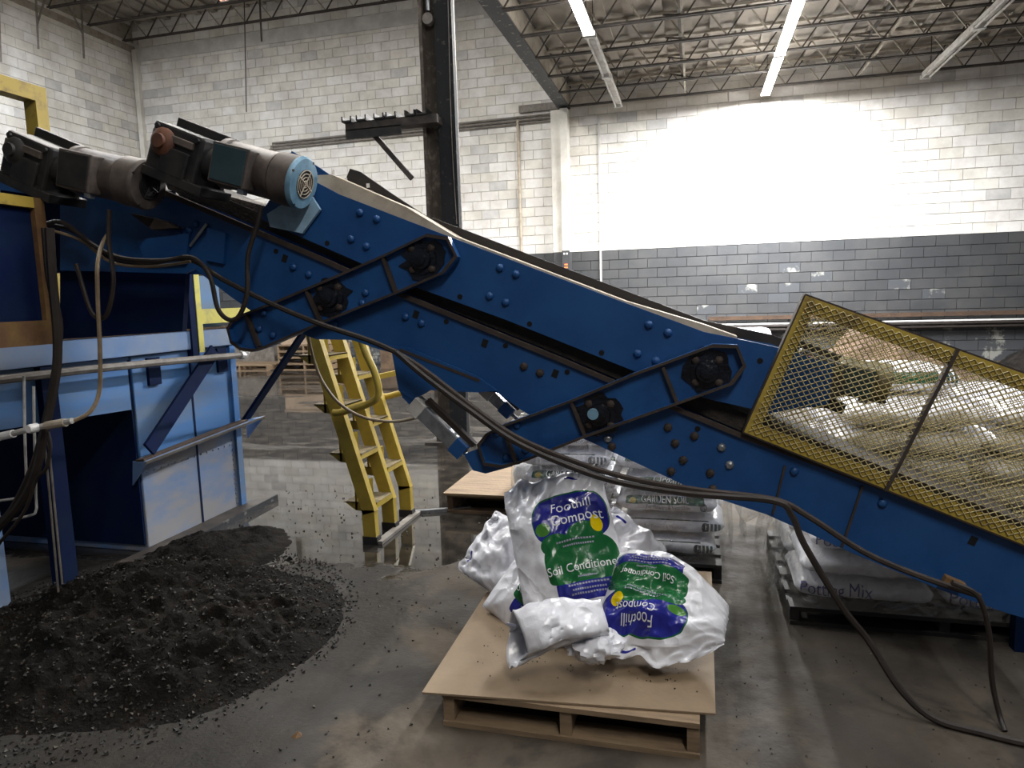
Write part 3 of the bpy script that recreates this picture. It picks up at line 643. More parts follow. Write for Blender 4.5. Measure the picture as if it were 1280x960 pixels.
# ------------------------------------------------------------------ mesh guard
def guard(Y, label):
    T = thing('mesh_guard', label, 'guard', at(930, 540, Y), 'expanded metal guards')
    G = lambda x, y: at(x, y, Y)
    p0, p1 = G(930, 540), G(1000, 367)
    ex = (G(1280, 681)-p0).normalized(); ey = (p1-p0); hgt = ey.length; ey = (ey - ex*ey.dot(ex)).normalized()
    Lg = 1.45
    Q = lambda u, v, d=0.0: p0 + ex*u + ey*v + Vector((0, d, 0))
    def plate(u0, v0, u1, v1, m, nm, th=.004): return MB().prism([Q(u0, v0), Q(u1, v0), Q(u1, v1), Q(u0, v1)], (0, th, 0)).build(nm, m, T)
    plate(0, 0, .045, hgt, 'yellow_worn', 'frame_bar'); plate(.045, hgt-.055, Lg, hgt, 'yellow_worn', 'frame_bar'); plate(.045, 0, Lg, .05, 'yellow', 'frame_bar')
    MB().prism([Q(-.004, -.006), Q(Lg, -.006), Q(Lg, 0), Q(-.004, 0)], (0, .05, 0)).build('frame_edge', 'grime_brown', T)
    MB().prism([Q(-.004, hgt), Q(Lg, hgt), Q(Lg, hgt+.006), Q(-.004, hgt+.006)], (0, .05, 0)).build('frame_edge', 'grime_brown', T)
    MB().prism([Q(-.006, 0), Q(0, 0), Q(0, hgt), Q(-.006, hgt)], (0, .05, 0)).build('frame_edge', 'grime_brown', T)
    ud = (G(1153, 522)-p0).dot(ex)
    MB().prism([Q(ud-.006, -.005, -.012), Q(ud+.006, -.005, -.012), Q(ud+.006, hgt, -.012), Q(ud-.006, hgt, -.012)], (0, .035, 0)).build('divider', 'grime_brown', T)
    # expanded metal: diamonds 34 x 15 mm in twisted strands
    b = MB(); a, hh = .028, .0115; nu, nv = int(Lg/a), int(hgt/hh); sw = .0016
    for j in range(nv):
        for i in range(nu):
            u = i*a + (a/2 if j % 2 else 0); v = j*hh
            for (u1) in (u-a/2, u+a/2):
                if u1 < .006 or u < .006 or u1 > Lg or v+hh > hgt-.004 or v < .006: continue
                A_, B_ = Q(u, v, -.007), Q(u1, v+hh, -.004)
                b.add([A_-ey*sw*.8, B_-ey*sw*.8, B_+ey*sw*.8+Vector((0, .003, 0)), A_+ey*sw*.8+Vector((0, .003, 0))], [(0, 1, 2, 3)])
    o = b.build('expanded_metal', 'mesh_yellow', T); o['kind'] = 'stuff'
    s = o.modifiers.new('thick', 'SOLIDIFY'); s.thickness = .002
guard(YC-.035, 'yellow framed expanded metal guard on the near conveyor side')
guard(YC+CWD+.03, 'second yellow mesh guard on the far conveyor side')

# ------------------------------------------------------------------ gear motors
def gearmotor(label, gx, body, Y, cols, end, jb, boss, scale=1.0):
    """gx: gearbox centre px, body: motor axis start/end px"""
    a = at(*body[0], Y); b = at(*body[1], Y); d = (b-a).normalized(); nrm = Vector((-d.z, 0, d.x)); nrm = nrm if nrm.z > 0 else -nrm
    g = at(*gx, Y); L = (b-a).length; r = .098*scale
    T = thing('gear_motor', label, 'motor', g - nrm*.13, 'gear motors')
    rot = Matrix((d, Vector((0, 1, 0)), nrm)).transposed()
    ga = R(23); gd = Vector((math.cos(ga), 0, -math.sin(ga))); gn = Vector((math.sin(ga), 0, math.cos(ga))); grot = Matrix((gd, Vector((0, 1, 0)), gn)).transposed()
    rot_, d_, nrm_ = rot, d, nrm
    rot, d, nrm = grot, gd, gn
    MB().box(g, (.25*scale, .17, .22*scale), rot).build('gearbox', cols[0], T, bevel=.012)
    MB().box(g+nrm*.022*scale+Vector((0, .075, 0)), (.29*scale, .03, .25*scale), rot).build('mounting_plate', cols[0], T, bevel=.004)
    MB().box(g+nrm*.06*scale-d*.01+Vector((0, -.09, 0)), (.20*scale, .02, .03), rot).build('rib', cols[4], T, bevel=.004)
    MB().box(g-nrm*.10*scale+d*.03, (.30*scale, .20, .04), rot).build('foot', 'motor_black', T, bevel=.004)
    bs = g - d*.055*scale + nrm*.035*scale + Vector((0, -.085, 0))
    MB().lathe(bs, bs+Vector((0, -1, 0)), [(0, .058*scale), (.012, .058*scale), (.02, .05*scale), (.028, .03*scale), (.04, .028*scale)], 20).build('output_boss', boss, T, smooth=True)
    for (du, dn) in ((-.10, .09), (.10, .09), (-.10, -.08), (.10, -.08)):
        q = g + d*du*scale + nrm*dn*scale + Vector((0, -.085, 0)); MB().cyl(q, q-Vector((0, .012, 0)), .011, 6).build('cap_screw', 'motor_black', T)
    MB().box(g+d*.02*scale-nrm*.03*scale+Vector((0, -.092, 0)), (.13*scale, .018, .11*scale), rot).build('cover_plate', cols[0], T, bevel=.005)
    rot, d, nrm = rot_, d_, nrm_
    # neck, body, fan cowl
    n0 = g + d*.12*scale
    MB().lathe(n0, n0+d, [(0, .07*scale), ((a-n0).length, .075*scale)], 20).build('neck', cols[0], T, smooth=True)
    MB().lathe(a, b, [(0, r*.85), (.01, r*1.06), (.035, r*1.06), (.04, r), (L*.66, r), (L*.67, r*1.03), (L*.70, r*1.03)], 28).build('motor_body', cols[1], T, smooth=True)
    cw = MB().lathe(a, b, [(L*.70, r*.98), (L*.72, r*1.08), (L*.95, r*1.08), (L*.97, r*1.0)], 28).build('fan_cowl', cols[1], T, smooth=True)
    MB().lathe(a, b, [(L*.95, r*1.10), (L*.97, r*1.10), (L, r*1.02), (L+.004, r*.60)], 28).build('end_ring', cols[2], cw, smooth=True)
    # fan guard: recessed dark disc and rings
    fc = a + d*(L+.002)
    MB().lathe(fc, fc+d, [(0, r*.60), (.003, r*.60)], 24).build('fan_opening', 'motor_black', cw)
    for k in range(1, 5):
        rr = r*.60*k/4.2; u1 = d.orthogonal().normalized(); u2 = d.cross(u1)
        MB().tube([fc + d*.005 + (u1*math.cos(2*math.pi*i/20)+u2*math.sin(2*math.pi*i/20))*rr for i in range(21)], .0022, 4, 0).build('guard_ring', end, cw)
    for k in range(4):
        an = R(20+90*k); u1 = d.orthogonal().normalized(); u2 = d.cross(u1); q = (u1*math.cos(an)+u2*math.sin(an))
        MB().bar(fc+d*.005, fc+d*.005+q*r*.6, .006, .004).build('guard_spoke', end, cw)
        q2 = a + d*(L*.97) + q*r*1.0; MB().cyl(q2, q2+d*.012, .006, 6).build('screw', 'motor_black', cw)
    # junction box on the near side
    jc = a + d*(L*.30) + Vector((0, -r*1.0, 0)) - nrm*.005
    j = MB().box(jc, (.17*scale, .07, .16*scale), rot).build('junction_box', cols[3], T, bevel=.006)
    MB().box(jc+Vector((0, -.037, 0)), (.15*scale, .006, .14*scale), rot).build('cover', jb, j, bevel=.002)
    gl = jc + d*.06*scale - nrm*.085*scale
    MB().box(gl, (.03, .03, .03), rot).build('conduit_fitting', 'galvanised', T, bevel=.003)
    return T, gl
M1, g1 = gearmotor('dusty brown gear motor at the far left head of the conveyor', (52, 208), ((98, 212), (186, 232)), YC-.14, ('motor_black', 'motor_brown', 'motor_brown', 'motor_brown', 'motor_brown'), 'motor_black', 'motor_black', 'motor_black', 1.0)
M2, g2 = gearmotor('dark gear motor with pale blue fan end and round grille', (234, 198), ((282, 204), (380, 230)), YC-.10, ('motor_black', 'motor_brown', 'motor_blue', 'motor_brown', 'motor_brown'), 'dust_cream', 'motor_teal', 'rust_boss', 1.0)
M3, g3 = gearmotor('olive dusty gear motor behind the yellow mesh guard', (1015, 468), ((1045, 468), (1108, 480)), YC+.14, ('motor_black', 'motor_olive', 'motor_olive', 'motor_olive', 'motor_olive'), 'motor_black', 'motor_teal', 'rust_boss', .72)

# ------------------------------------------------------------------ hopper machine at the left
HX = -3.28
T = thing('blue_hopper', 'tall scuffed light blue hopper machine left of the ladder', 'hopper', (HX-.8, 4.0, 0))
def hx(x, y, X=HX): return atx(x, y, X)
MB().span((HX-1.5, 3.46, 0), (HX, 4.42, .60)).build('lower_box', 'blue_hopper_low', T, bevel=.006)
MB().span((HX-1.5, 3.46, .60), (HX, 4.45, 1.22)).build('upper_box', 'blue_hopper', T, bevel=.006)
MB().prism([(HX-.01, 2.2, 1.22), (HX-.01, 3.455, 1.22), (HX-.01, 3.455, .90), (HX-.01, 2.2, .95)], (-.02, 0, 0)).build('side_panel', 'blue_hopper', T)
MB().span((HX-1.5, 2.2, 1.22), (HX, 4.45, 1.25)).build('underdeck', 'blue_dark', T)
MB().span((HX-.02, 2.0, 1.225), (HX+.03, 4.45, 1.35)).build('rim_channel', 'blue_channel', T, bevel=.004)
MB().span((HX-.12, 2.0, 1.35), (HX+.035, 4.5, 1.362)).build('rim_dirt', 'soil_brown', T)
MB().prism([(HX, 3.42, .57), (HX+.13, 3.36, .59), (HX+.13, 4.56, .66), (HX, 4.45, .64)], (0, 0, .012)).build('ledge', 'blue_channel', T)
MB().prism([(HX+.12, 3.36, .585), (HX+.13, 3.36, .603), (HX+.13, 4.56, .672), (HX+.12, 4.56, .654)], (.008, 0, 0)).build('ledge_lip', 'pipe_grey', T)
MB().prism([(HX, 3.42, .582), (HX+.10, 3.38, .60), (HX+.10, 4.40, .66), (HX, 4.45, .652)], (0, 0, .012)).build('ledge_dirt', 'soil_brown', T)
MB().prism([(HX-.02, 3.42, .585), (HX+.13, 3.36, .59), (HX-.02, 3.40, .44)], (0, .012, 0)).build('gusset', 'blue_channel', T)
MB().prism([(HX-.02, 4.54, .64), (HX+.13, 4.54, .66), (HX-.02, 4.54, .50)], (0, .012, 0)).build('gusset', 'blue_channel', T)
MB().span((HX, 3.95, 0), (HX+.004, 3.965, 1.2)).build('seam', 'blue_dark', T)
MB().span((HX, 4.36, .0), (HX+.02, 4.42, 1.22)).build('corner_angle', 'blue_hopper', T)
rv = MB().lathe((0, 0, 0), (1, 0, 0), [(0, .008), (.005, .006)], 6).mesh('rivet', 'blue_hopper_low')
for k in range(14):
    inst('rivet', rv, T, (HX, 4.33, .06+.036*k)); inst('rivet', rv, T, (HX, 3.50+.062*k, .50))
MB().prism([(HX, 3.2, 0), (HX+.20, 3.30, 0), (HX+.14, 4.62, 0), (HX, 4.62, 0)], (0, 0, .03)).build('base_skirt', 'steel_dark', T)
MB().prism([(HX+.20, 3.25, 0), (HX+.215, 3.25, 0), (HX+.155, 4.62, 0), (HX+.14, 4.62, 0)], (0, 0, .045)).build('base_angle', 'steel_black_peeled', T)
for (a, b) in (((186, 562), (268, 438)),):
    MB().bar(hx(*a, HX+.09), hx(*b, HX+.06), .02, .095, (0, 1, 0)).build('strut', 'blue_dark', T)
MB().bar(at(302, 532, 4.46), at(412, 368, 4.36), .02, .085, (0, 1, 0)).build('strut', 'blue_dark', T)
for (x, y) in ((192, 464), (277, 450)):
    p = hx(x, y, HX+.01); MB().box(p, (.02, .10, .17)).build('clip', 'blue_dark', T)
MB().span((HX-.05, 2.83, 0), (HX+.03, 2.92, 1.22)).build('leg', 'blue_dark', T)
MB().span((HX-.10, 2.46, 0), (HX+.0, 2.555, .62)).build('leg', 'blue_channel', T)
MB().span((HX-1.5, 3.44, 0.05), (HX-.01, 3.455, 1.2)).build('shaded_front', 'blue_dark', T)  # dark sheet over the box front, its shade put into the colour
MB().span((HX-.9, 4.05, 1.36), (HX-.06, 4.40, 1.72)).build('back_panel', 'blue_hopper', T)
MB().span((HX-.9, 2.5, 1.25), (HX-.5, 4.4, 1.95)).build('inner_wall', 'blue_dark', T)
# yellow handrail on the rim
T2 = thing('rim_handrail', 'yellow toe rail and post on the hopper rim', 'rail', (HX, 4.05, 1.36))
MB().span((HX-.03, 4.01, 1.20), (HX+.05, 4.06, 1.74)).build('post', 'yellow_pale', T2)
MB().span((HX-.03, 3.95, 1.18), (HX+.045, 4.01, 1.74)).build('post', 'blue_dark', T2)
MB().span((HX+.0, 4.06, 1.39), (HX+.03, 4.75, 1.49)).build('toe_rail', 'yellow_pale', T2)
# guard panel frame near the camera at the left, and the tall yellow frame above
T3 = thing('side_guard_panel', 'dark blue guard panel in a rusty yellow frame at the left edge', 'panel', (-2.75, 2.3, 1.36))
MB().span((-2.78, 1.6, 1.40), (-2.765, 2.46, 1.97)).build('sheet', 'blue_dark', T3)
MB().span((-2.79, 1.6, 1.945), (-2.74, 2.445, 1.99)).build('frame_bar', 'yellow_worn', T3)
MB().span((-2.79, 1.6, 1.36), (-2.74, 2.445, 1.465)).build('frame_bar', 'frame_rust', T3)
MB().span((-2.79, 2.445, 1.36), (-2.74, 2.495, 1.99)).build('frame_post', 'frame_rust', T3)
T4 = thing('yellow_gate_frame', 'tall yellow steel frame at the upper left edge', 'frame', (-3.4, 3.1, 1.37))
a = hx(46, 115, -3.4); MB().span((-3.44, a.y-.05, 1.37), (-3.36, a.y+.02, a.z+.02)).build('post', 'yellow_worn', T4)
MB().span((-3.44, 1.2, a.z-.06), (-3.36, a.y-.05, a.z+.02)).build('top_bar', 'yellow_worn', T4)

# pipes, hoses and cables
def cable(nm, px, Y, r, m, label, cat='cable', grp=None, end=None):
    P = []
    for q in px: P.append(at(q[0], q[1], q[2] if len(q) > 2 else Y))
    if end: P += [Vector(e) for e in end]
    o = MB().tube(P, r).build(nm, m, None, P[0]); return tag(o, label, cat, grp)
pp = [atx(x, y, HX+.09) for x, y in ((-20, 477), (100, 463), (200, 453), (300, 444))]
o = MB().tube(pp, .022, 8, 0).build('hopper_pipe', 'pipe_grey', None, pp[0]); tag(o, 'grey pipe running below the hopper rim to a white elbow', 'pipe')
e = MB().tube([pp[-1], pp[-1]+Vector((0, .05, .0)), pp[-1]+Vector((-.0, .075, .04)), pp[-1]+Vector((-.04, .08, .05))], .03, 8).build('elbow', 'pvc', o)
Tv = thing('valve_pipe', 'white plastic pipe with round valve cap near the cable bundle', 'pipe', at(43, 535, 2.35))
MB().tube([at(-20, 550, 2.35), at(20, 541, 2.35), at(42, 535, 2.35), at(90, 526, 2.35)], .013, 8, 0).build('pipe', 'pvc', Tv)
p = at(43, 535, 2.33); MB().lathe(p+Vector((0, .02, 0)), p-Vector((0, .03, 0)), [(0, .014), (.01, .02), (.04, .02), (.05, .016)], 14).build('valve_cap', 'white_plastic', Tv, smooth=True)
MB().cyl(at(58, 532, 2.35), at(82, 528, 2.35), .018, 10).build('coupling', 'dust_cream', Tv)
MB().cyl(at(-10, 548, 2.35), at(17, 542, 2.35), .018, 10).build('coupling', 'white_plastic', Tv)
cable('cable_bundle', [(62, 285), (66, 350), (72, 420), (70, 470), (58, 530), (45, 590), (25, 630), (-10, 668)], 2.40, .019, 'cable', 'thick black cable bundle sagging down the left edge')
cable('cable_bundle', [(56, 285), (62, 350), (75, 410), (66, 480), (52, 545), (38, 590), (12, 640), (-10, 655)], 2.42, .014, 'cable', 'second brown cable beside the thick bundle at the left edge')
cable('cable_bundle', [(60, 540), (63, 560), (58, 585), (45, 600), (30, 640), (-10, 690)], 2.38, .008, 'cable', 'thin brown cable looping below the white valve pipe')
cable('steel_tube', [(30, 470), (31, 540), (33, 600), (33, 616), (25, 622), (-10, 627)], 2.45, .006, 'pvc', 'thin white tube bending left, inner of two', 'tube', 'bent tubes')
cable('steel_tube', [(42, 483), (43, 540), (45, 620), (45, 638), (36, 645), (-10, 655)], 2.44, .006, 'pvc', 'thin white tube bending left, outer of two', 'tube', 'bent tubes')
cable('steel_tube', [(55, 545), (64, 640), (73, 740)], 2.50, .005, 'pipe_grey', 'straight thin grey tube dropping to the soil, left of two', 'tube', 'drop tubes')
cable('steel_tube', [(60, 545), (69, 640), (78, 730)], 2.50, .005, 'pipe_grey', 'straight thin grey tube dropping to the soil, right of two', 'tube', 'drop tubes')
cable('tan_hose', [(137, 290, 2.70), (128, 305, 2.6), (122, 330), (122, 370), (125, 440), (124, 490), (112, 515, 2.40), (90, 527, 2.36)], 2.45, .009, 'hose_tan', 'tan hose hanging down to the white valve pipe', 'hose')
cable('black_hose', [(137, 262), (136, 300), (142, 350), (135, 390), (124, 398), (112, 385), (95, 330)], 2.52, .010, 'cable', 'black hose looping under the brown motor', 'hose')
cable('black_cable', [(50, 282), (78, 278), (115, 305), (150, 322), (200, 326), (240, 322), (262, 345), (272, 385), (287, 400), (300, 393), (309, 365), (310, 320), (322, 280), (327, 258)], 2.56, .010, 'cable', 'black cable looping from the pale ended motor')
cable('black_cable', [(60, 280), (95, 290), (130, 318), (175, 330), (235, 324), (280, 350), (340, 380), (400, 405), (460, 425), (495, 440)], 2.60, .011, 'cable', 'black cable running along the near link arm')
cable('black_cable', [(55, 285), (100, 300), (140, 328), (190, 333), (238, 327)], 2.58, .007, 'hose_tan', 'thin tan cable tied under the motors')
cable('black_cable', [(495, 440), (530, 470), (590, 515), (640, 550), (700, 578), (770, 602), (860, 617), (966, 626), (990, 645), (1005, 680), (1050, 755), (1085, 800)], 2.60, .012, 'cable', 'long black cable hanging from the conveyor to the floor', end=[(.70, 2.55, .10), (.80, 2.52, .02), (.93, 2.48, .012), (1.10, 2.44, .012), (1.5, 2.42, .012)])
cable('black_cable', [(492, 438), (530, 462), (590, 508), (640, 543), (700, 570), (780, 596), (870, 612), (966, 624), (1010, 645), (1080, 690), (1150, 720), (1225, 745)], 2.615, .011, 'grime_brown', 'brown cable clipped along the conveyor lower edge')
cable('black_cable', [(1190, 728), (1222, 745), (1236, 790), (1240, 850), (1249, 893, 2.56), (1256, 914, 2.52)], 2.58, .009, 'cable', 'short dark cable dropping beside the potting mix pallet')
cable('grey_rope', [(385, 415, 3.15), (387, 428, 3.16), (394, 455), (405, 480), (425, 505), (455, 522), (490, 527), (520, 522, 2.9), (536, 515, 2.76)], 3.2, .008, 'hose_tan', 'thin grey rope sagging in front of the yellow ladder', 'rope')
tie = thing('cable_clip', 'small bracket holding cables on the conveyor lower edge', 'clip', at(1192, 725, YC-.03))
MB().box(at(1192, 728, YC-.04), (.07, .03, .03), Matrix.Rotation(R(22), 3, 'Y')).build('bracket', 'frame_rust', tie, bevel=.004)

# ------------------------------------------------------------------ alternating tread ladder
T = thing('yellow_ladder', 'yellow alternating tread stair standing in the puddle', 'ladder', (-1.95, 4.12, 0))
def lad(z, y): return Vector((-1.955 if z < .2 else -1.955-.285*(z-.2), y, z))
for y in (3.85, 4.13, 4.41):
    b = MB().bar(lad(0, y), lad(.22, y), .05, .085, (1, 0, 0)); b.bar(lad(.20, y), lad(1.95, y), .05, .085, (1, 0, 0))
    b.build('stringer', 'yellow', T)
    MB().box(lad(.025, y)+Vector((0, 0, 0)), (.10, .06, .05)).build('foot', 'motor_black', T)
for k in range(11):
    z = .25+.155*k; y0, y1 = ((3.875, 4.105) if k % 2 == 0 else (4.155, 4.385))
    c = lad(z, (y0+y1)/2)
    s = MB().span((c.x-.17, y0, z-.004), (c.x+.05, y1, z+.006)).build('tread', 'tread', T)
    MB().span((c.x+.035, y0, z-.03), (c.x+.05, y1, z+.004)).build('nosing', 'yellow', s)
    MB().prism([(c.x-.17, y0, z), (c.x+.03, y0, z), (c.x+.0, y0, z-.06), (c.x-.10, y0, z-.05)], (0, .01, 0)).build('tread_bracket', 'yellow_worn', s)
    MB().span((c.x-.10, y0, z-.05), (c.x-.085, y1, z+.10)).build('back_plate', 'yellow', s)
MB().bar((-1.90, 3.83, .012), (-1.90, 4.46, .012), .05, .02).build('base_angle', 'pipe_grey', T)
for y, sx in ((3.78, 0), (4.48, 0)):
    MB().tube([(-2.0, y, 1.75), (-1.95, y, 1.5), (-1.91, y, 1.255), (-1.842, y, 1.087), (-1.823, y, .966), (-1.879, y, .902), (-2.069, y, .845), (-2.13, y, .84)], .022, 9).build('handrail', 'yellow', T)
MB().bar(lad(.98, 4.45)+Vector((.02, 0, 0)), lad(1.05, 4.45)+Vector((.42, .15, 0)), .035, .035).build('side_bar', 'yellow_worn', T)

# ------------------------------------------------------------------ pallets
def pallet(name, label, x0, y0, w_, d_, m, h=.13, rotz=0, grp=None, nb=6, z=0.0, ms=None):
    T = thing(name, label, 'pallet', (x0+w_/2, y0+d_/2, z), grp); ms = ms or m
    for x in (x0, x0+w_/2-.02, x0+w_-.04): MB().span((x, y0+.01, z+.018), (x+.04, y0+d_-.01, z+h-.018)).build('stringer', ms, T)
    for zz, n in ((z, 3), (z+h-.018, nb)):
        bw = .10
        for i in range(n):
            y = y0 + (d_-bw)*i/(n-1); MB().span((x0, y, zz), (x0+w_, y+bw, zz+.018)).build('deck_board', m, T)
    T.rotation_euler.z = rotz
    return T
pallet('wooden_pallet', 'wooden pallet under the cardboard sheet with loose compost bags', -.86, 2.16, .88, 1.15, 'wood', .125, ms='wood')
o = MB().prism([(-.925, 2.135, .127), (.07, 2.215, .127), (.085, 3.42, .127), (-.95, 3.42, .127)], (0, 0, .007)).build('cardboard_sheet', 'cardboard', None, (-.43, 2.8, .127)); tag(o, 'brown cardboard sheet lying on the front pallet', 'cardboard')
pallet('dark_pallet', 'black wet pallet under the potting mix bags', .42, 3.2, 1.25, 1.05, 'wood_black', .085, ms='wood_black')
pallet('dark_pallet', 'dark pallet under the wrapped garden soil stack', -.98, 3.60, 1.12, .86, 'wood_black', .10)
pallet('wooden_pallet', 'low pallet with plywood top left of the garden soil stack', -1.70, 4.53, 1.05, .95, 'wood_dark', .13)
o = MB().span((-1.72, 4.51, .131), (-.62, 5.50, .146)).build('plywood_sheet', 'wood', None, (-1.2, 4.9, .131)); tag(o, 'plywood sheet on the low pallet beside the ladder', 'plywood')
for k in range(4):
    pallet('stacked_pallet', 'weathered pallet in the far stack behind the ladder, %s' % ('bottom', 'second', 'third', 'top')[k], -9.35, 14.2, 1.35, 1.0, 'wood', .14, grp='far pallet stack', z=.145*k, nb=5)
pallet('far_pallet', 'flat wooden pallet by the wall left of the pallet stack', -11.0, 14.0, 1.5, 1.0, 'wood', .14)
for i, (x0, x1, z1, m) in enumerate(((-11.2, -10.0, .75, 'pipe_grey'), (-9.3, -8.1, .95, 'cardboard_box'))):
    zb = .0 if i == 0 else .58
    T = thing('far_crate', ('grey crate against the far wall behind the flat pallet', 'brown carton on top of the far pallet stack')[i], 'crate', ((x0+x1)/2, 15.2 if i == 0 else 14.7, zb))
    y0 = 15.05 if i == 0 else 14.3
    MB().span((x0, y0, zb+.001), (x1, y0+.45, z1)).build('body', m, T, bevel=.01)
    MB().span((x0-.02, y0-.02, z1), (x1+.02, y0+.47, z1+.04)).build('lid', m, T)
o = MB().span((-6.9, 14.5, 0), (-5.6, 15.2, .5)).span((-6.95, 14.45, .5), (-5.55, 15.25, .54)).build('far_crate', 'wood_dark', None, (-6.2, 14.9, 0)); tag(o, 'low brown crate by the far wall seen beneath the conveyor', 'crate')

# ------------------------------------------------------------------ lettering
FONT_CACHE = {}
def text_mesh(s, shear=0.0):
    k = (s, shear)
    if k in FONT_CACHE: return FONT_CACHE[k]
    cu = bpy.data.curves.new('txt', 'FONT'); cu.body = s; cu.size = 1.0; cu.align_x = 'CENTER'; cu.shear = shear; cu.resolution_u = 3
    ob = bpy.data.objects.new('txt', cu); me = bpy.data.meshes.new_from_object(ob)
    bm = bmesh.new(); bm.from_mesh(me); bmesh.ops.triangulate(bm, faces=bm.faces)
    bmesh.ops.subdivide_edges(bm, edges=[e for e in bm.edges if e.calc_length() > .22], cuts=2); bmesh.ops.triangulate(bm, faces=bm.faces)
    bm.verts.ensure_lookup_table(); bm.verts.index_update()
    v = [tuple(q.co) for q in bm.verts]; f = [[q.index for q in p.verts] for p in bm.faces]; bm.free()
    bpy.data.objects.remove(ob); bpy.data.meshes.remove(me)
    FONT_CACHE[k] = (v, f); return v, f
def words(v, f):
    par = list(range(len(v)))
    def root(a):
        while par[a] != a: par[a] = par[par[a]]; a = par[a]
        return a
    for q in f:
        for k in q[1:]: par[root(k)] = root(q[0])
    isl = {}
    for q in f: isl.setdefault(root(q[0]), []).append(q)
    span = sorted((min(v[k][0] for q in fs for k in q), max(v[k][0] for q in fs for k in q), fs) for fs in isl.values())
    out = []; end = -99
    for a, b, fs in span:
        if a - end > .17: out.append([])
        out[-1].extend(fs); end = max(end, b)
    return out
def lettering(T, surf, s, u0, v0, size, m, su=1.0, sv=1.0, shear=0.0, condense=.9, nm='lettering'):
    v, f = text_mesh(s, shear)
    for fs in words(v, f):
        ids = sorted({k for q in fs for k in q}); re_ = {k: i for i, k in enumerate(ids)}
        me = bpy.data.meshes.new(nm)
        me.from_pydata([tuple(surf(u0 + v[k][0]*size*condense*su, v0 + v[k][1]*size*sv)) for k in ids], [], [[re_[k] for k in q] for q in fs])
        me.materials.append(MATS[m]); o = bpy.data.objects.new(nm, me); link(o, T)

# ------------------------------------------------------------------ loose compost bags
def pillow(label, Wd, Ln, Th, mx, center, film, seed, texts=(), crump=.012, fill=1.0, tail=0.0, pinch=0.0):
    """limp bag: filled body towards v=-1, slack open top towards v=+1"""
    nu, nv = 44, 64
    def prof(u, v):
        e = max(0, 1-abs(u)**2.6)**.55
        f = max(0, 1-abs(v)**5)**.6
        slack = 1.0 if v < .35 else max(.10, 1-(v-.35)/.62*(1-tail))
        return e*f*slack
    def flat(u, v):
        x = u*Wd/2*(1-.06*math.cos(v*1.5)*0 - .10*max(0, abs(v)-.75)); y = v*Ln/2*(1-pinch*max(0, -u)**1.4)
        return x, y
    def P(u, v, side, extra=0.0):
        x, y = flat(u, v); t = prof(u, v)*Th/2
        n1 = noise.noise(Vector((u*2.2+seed, v*2.6, side*3))); n2 = noise.noise(Vector((u*5+seed*2, v*6, 7+side)))
        n3 = abs(noise.noise(Vector((u*3.3-v*2+seed, v*3.1+u, 13+side))))
        k = crump*(1.0 if v < .3 else 1.0+1.6*(v-.3))
        z = side*(t*(1+.22*n1)) + side*k*(n1*.8+n2*.55-n3*1.6+.4)*min(1, (1-abs(u))*6)*min(1, (1-abs(v))*8)
        y += k*1.5*noise.noise(Vector((u*2.5, seed, 1)))*(abs(v) > .8)
        sag = -.05*Wd*(u*u) + (-.06*v*v if tail else 0)
        return Vector((x + .3*k*n2, y, z + sag + side*extra))
    T = thing('compost_bag', label, 'bag', center, 'loose compost bags')
    rot = mx
    bm = bmesh.new(); uvl = bm.loops.layers.uv.new('UVMap')
    for side in (1, -1):
        g = [[bm.verts.new(rot @ P(-1+2*i/nu, -1+2*j/nv, side)) for i in range(nu+1)] for j in range(nv+1)]
        for j in range(nv):
            for i in range(nu):
                q = [g[j][i], g[j][i+1], g[j+1][i+1], g[j+1][i]]; uvs = [(i, j), (i+1, j), (i+1, j+1), (i, j+1)]
                if side < 0: q.reverse(); uvs.reverse()
                fc = bm.faces.new(q); fc.smooth = True
                for lp, (a, b_) in zip(fc.loops, uvs): lp[uvl].uv = (-1+2*a/nu + (10 if side < 0 else 0), -1+2*b_/nv)
    bmesh.ops.remove_doubles(bm, verts=bm.verts, dist=.0008)
    me = bpy.data.meshes.new('film'); bm.to_mesh(me); bm.free(); me.materials.append(MATS[film])
    o = bpy.data.objects.new('film', me); link(o, T)
    for (s, u0, v0, sz, m, sh) in texts:
        lettering(T, lambda a, b_: rot @ P(max(-.98, min(.98, a)), b_, 1, .0022), s, u0, v0, sz, m, su=Ln/Wd, sv=1.0, shear=sh)
    if film == 'compost_film':                      # rows of small print, too fine to read
        for (u0, v0, w0) in lines:
            b = MB(); n = 14
            for k in range(n):
                a = u0-w0/2+w0*k/n; e = a+w0/n*.72; q = [(a, v0), (e, v0), (e, v0+.022), (a, v0+.022)]
                b.add([rot @ P(max(-.98, min(.98, x)), y, 1, .0022) for x, y in q], [(0, 1, 2, 3)])
            o = bpy.data.objects.new('small_print', b.mesh('small_print', 'ink_grey')); link(o, T); o['kind'] = 'stuff'
    return T
def RX(a, z): return Matrix.Rotation(R(a), 3, 'X') @ Matrix.Rotation(R(z), 3, 'Z')
lab = [('Foothill', .32, .40, .20, 'ink_white', 0), ('Compost', .38, .22, .20, 'ink_white', 0), ('Soil Conditioner', .32, -.40, .155, 'ink_white', 0), ('G', .62, -.86, .09, 'ink_violet', 0)]
lines = [(.28, -.02, .70), (.32, -.08, .55), (.36, -.49, .34), (.34, -.58, .72), (.34, -.64, .60), (.34, -.69, .66)]
ZT = .135
pillow('white compost bag standing upright with its label facing front', .44, .62, .23, RX(60, 17), at(706, 684, 2.74), 'compost_film', 3, lab, .013)
pillow('compost bag lying at the right with upside down label', .46, .44, .21, RX(38, 170), at(829, 762, 2.54), 'compost_film', 11, lab[:3], .014, pinch=.62)
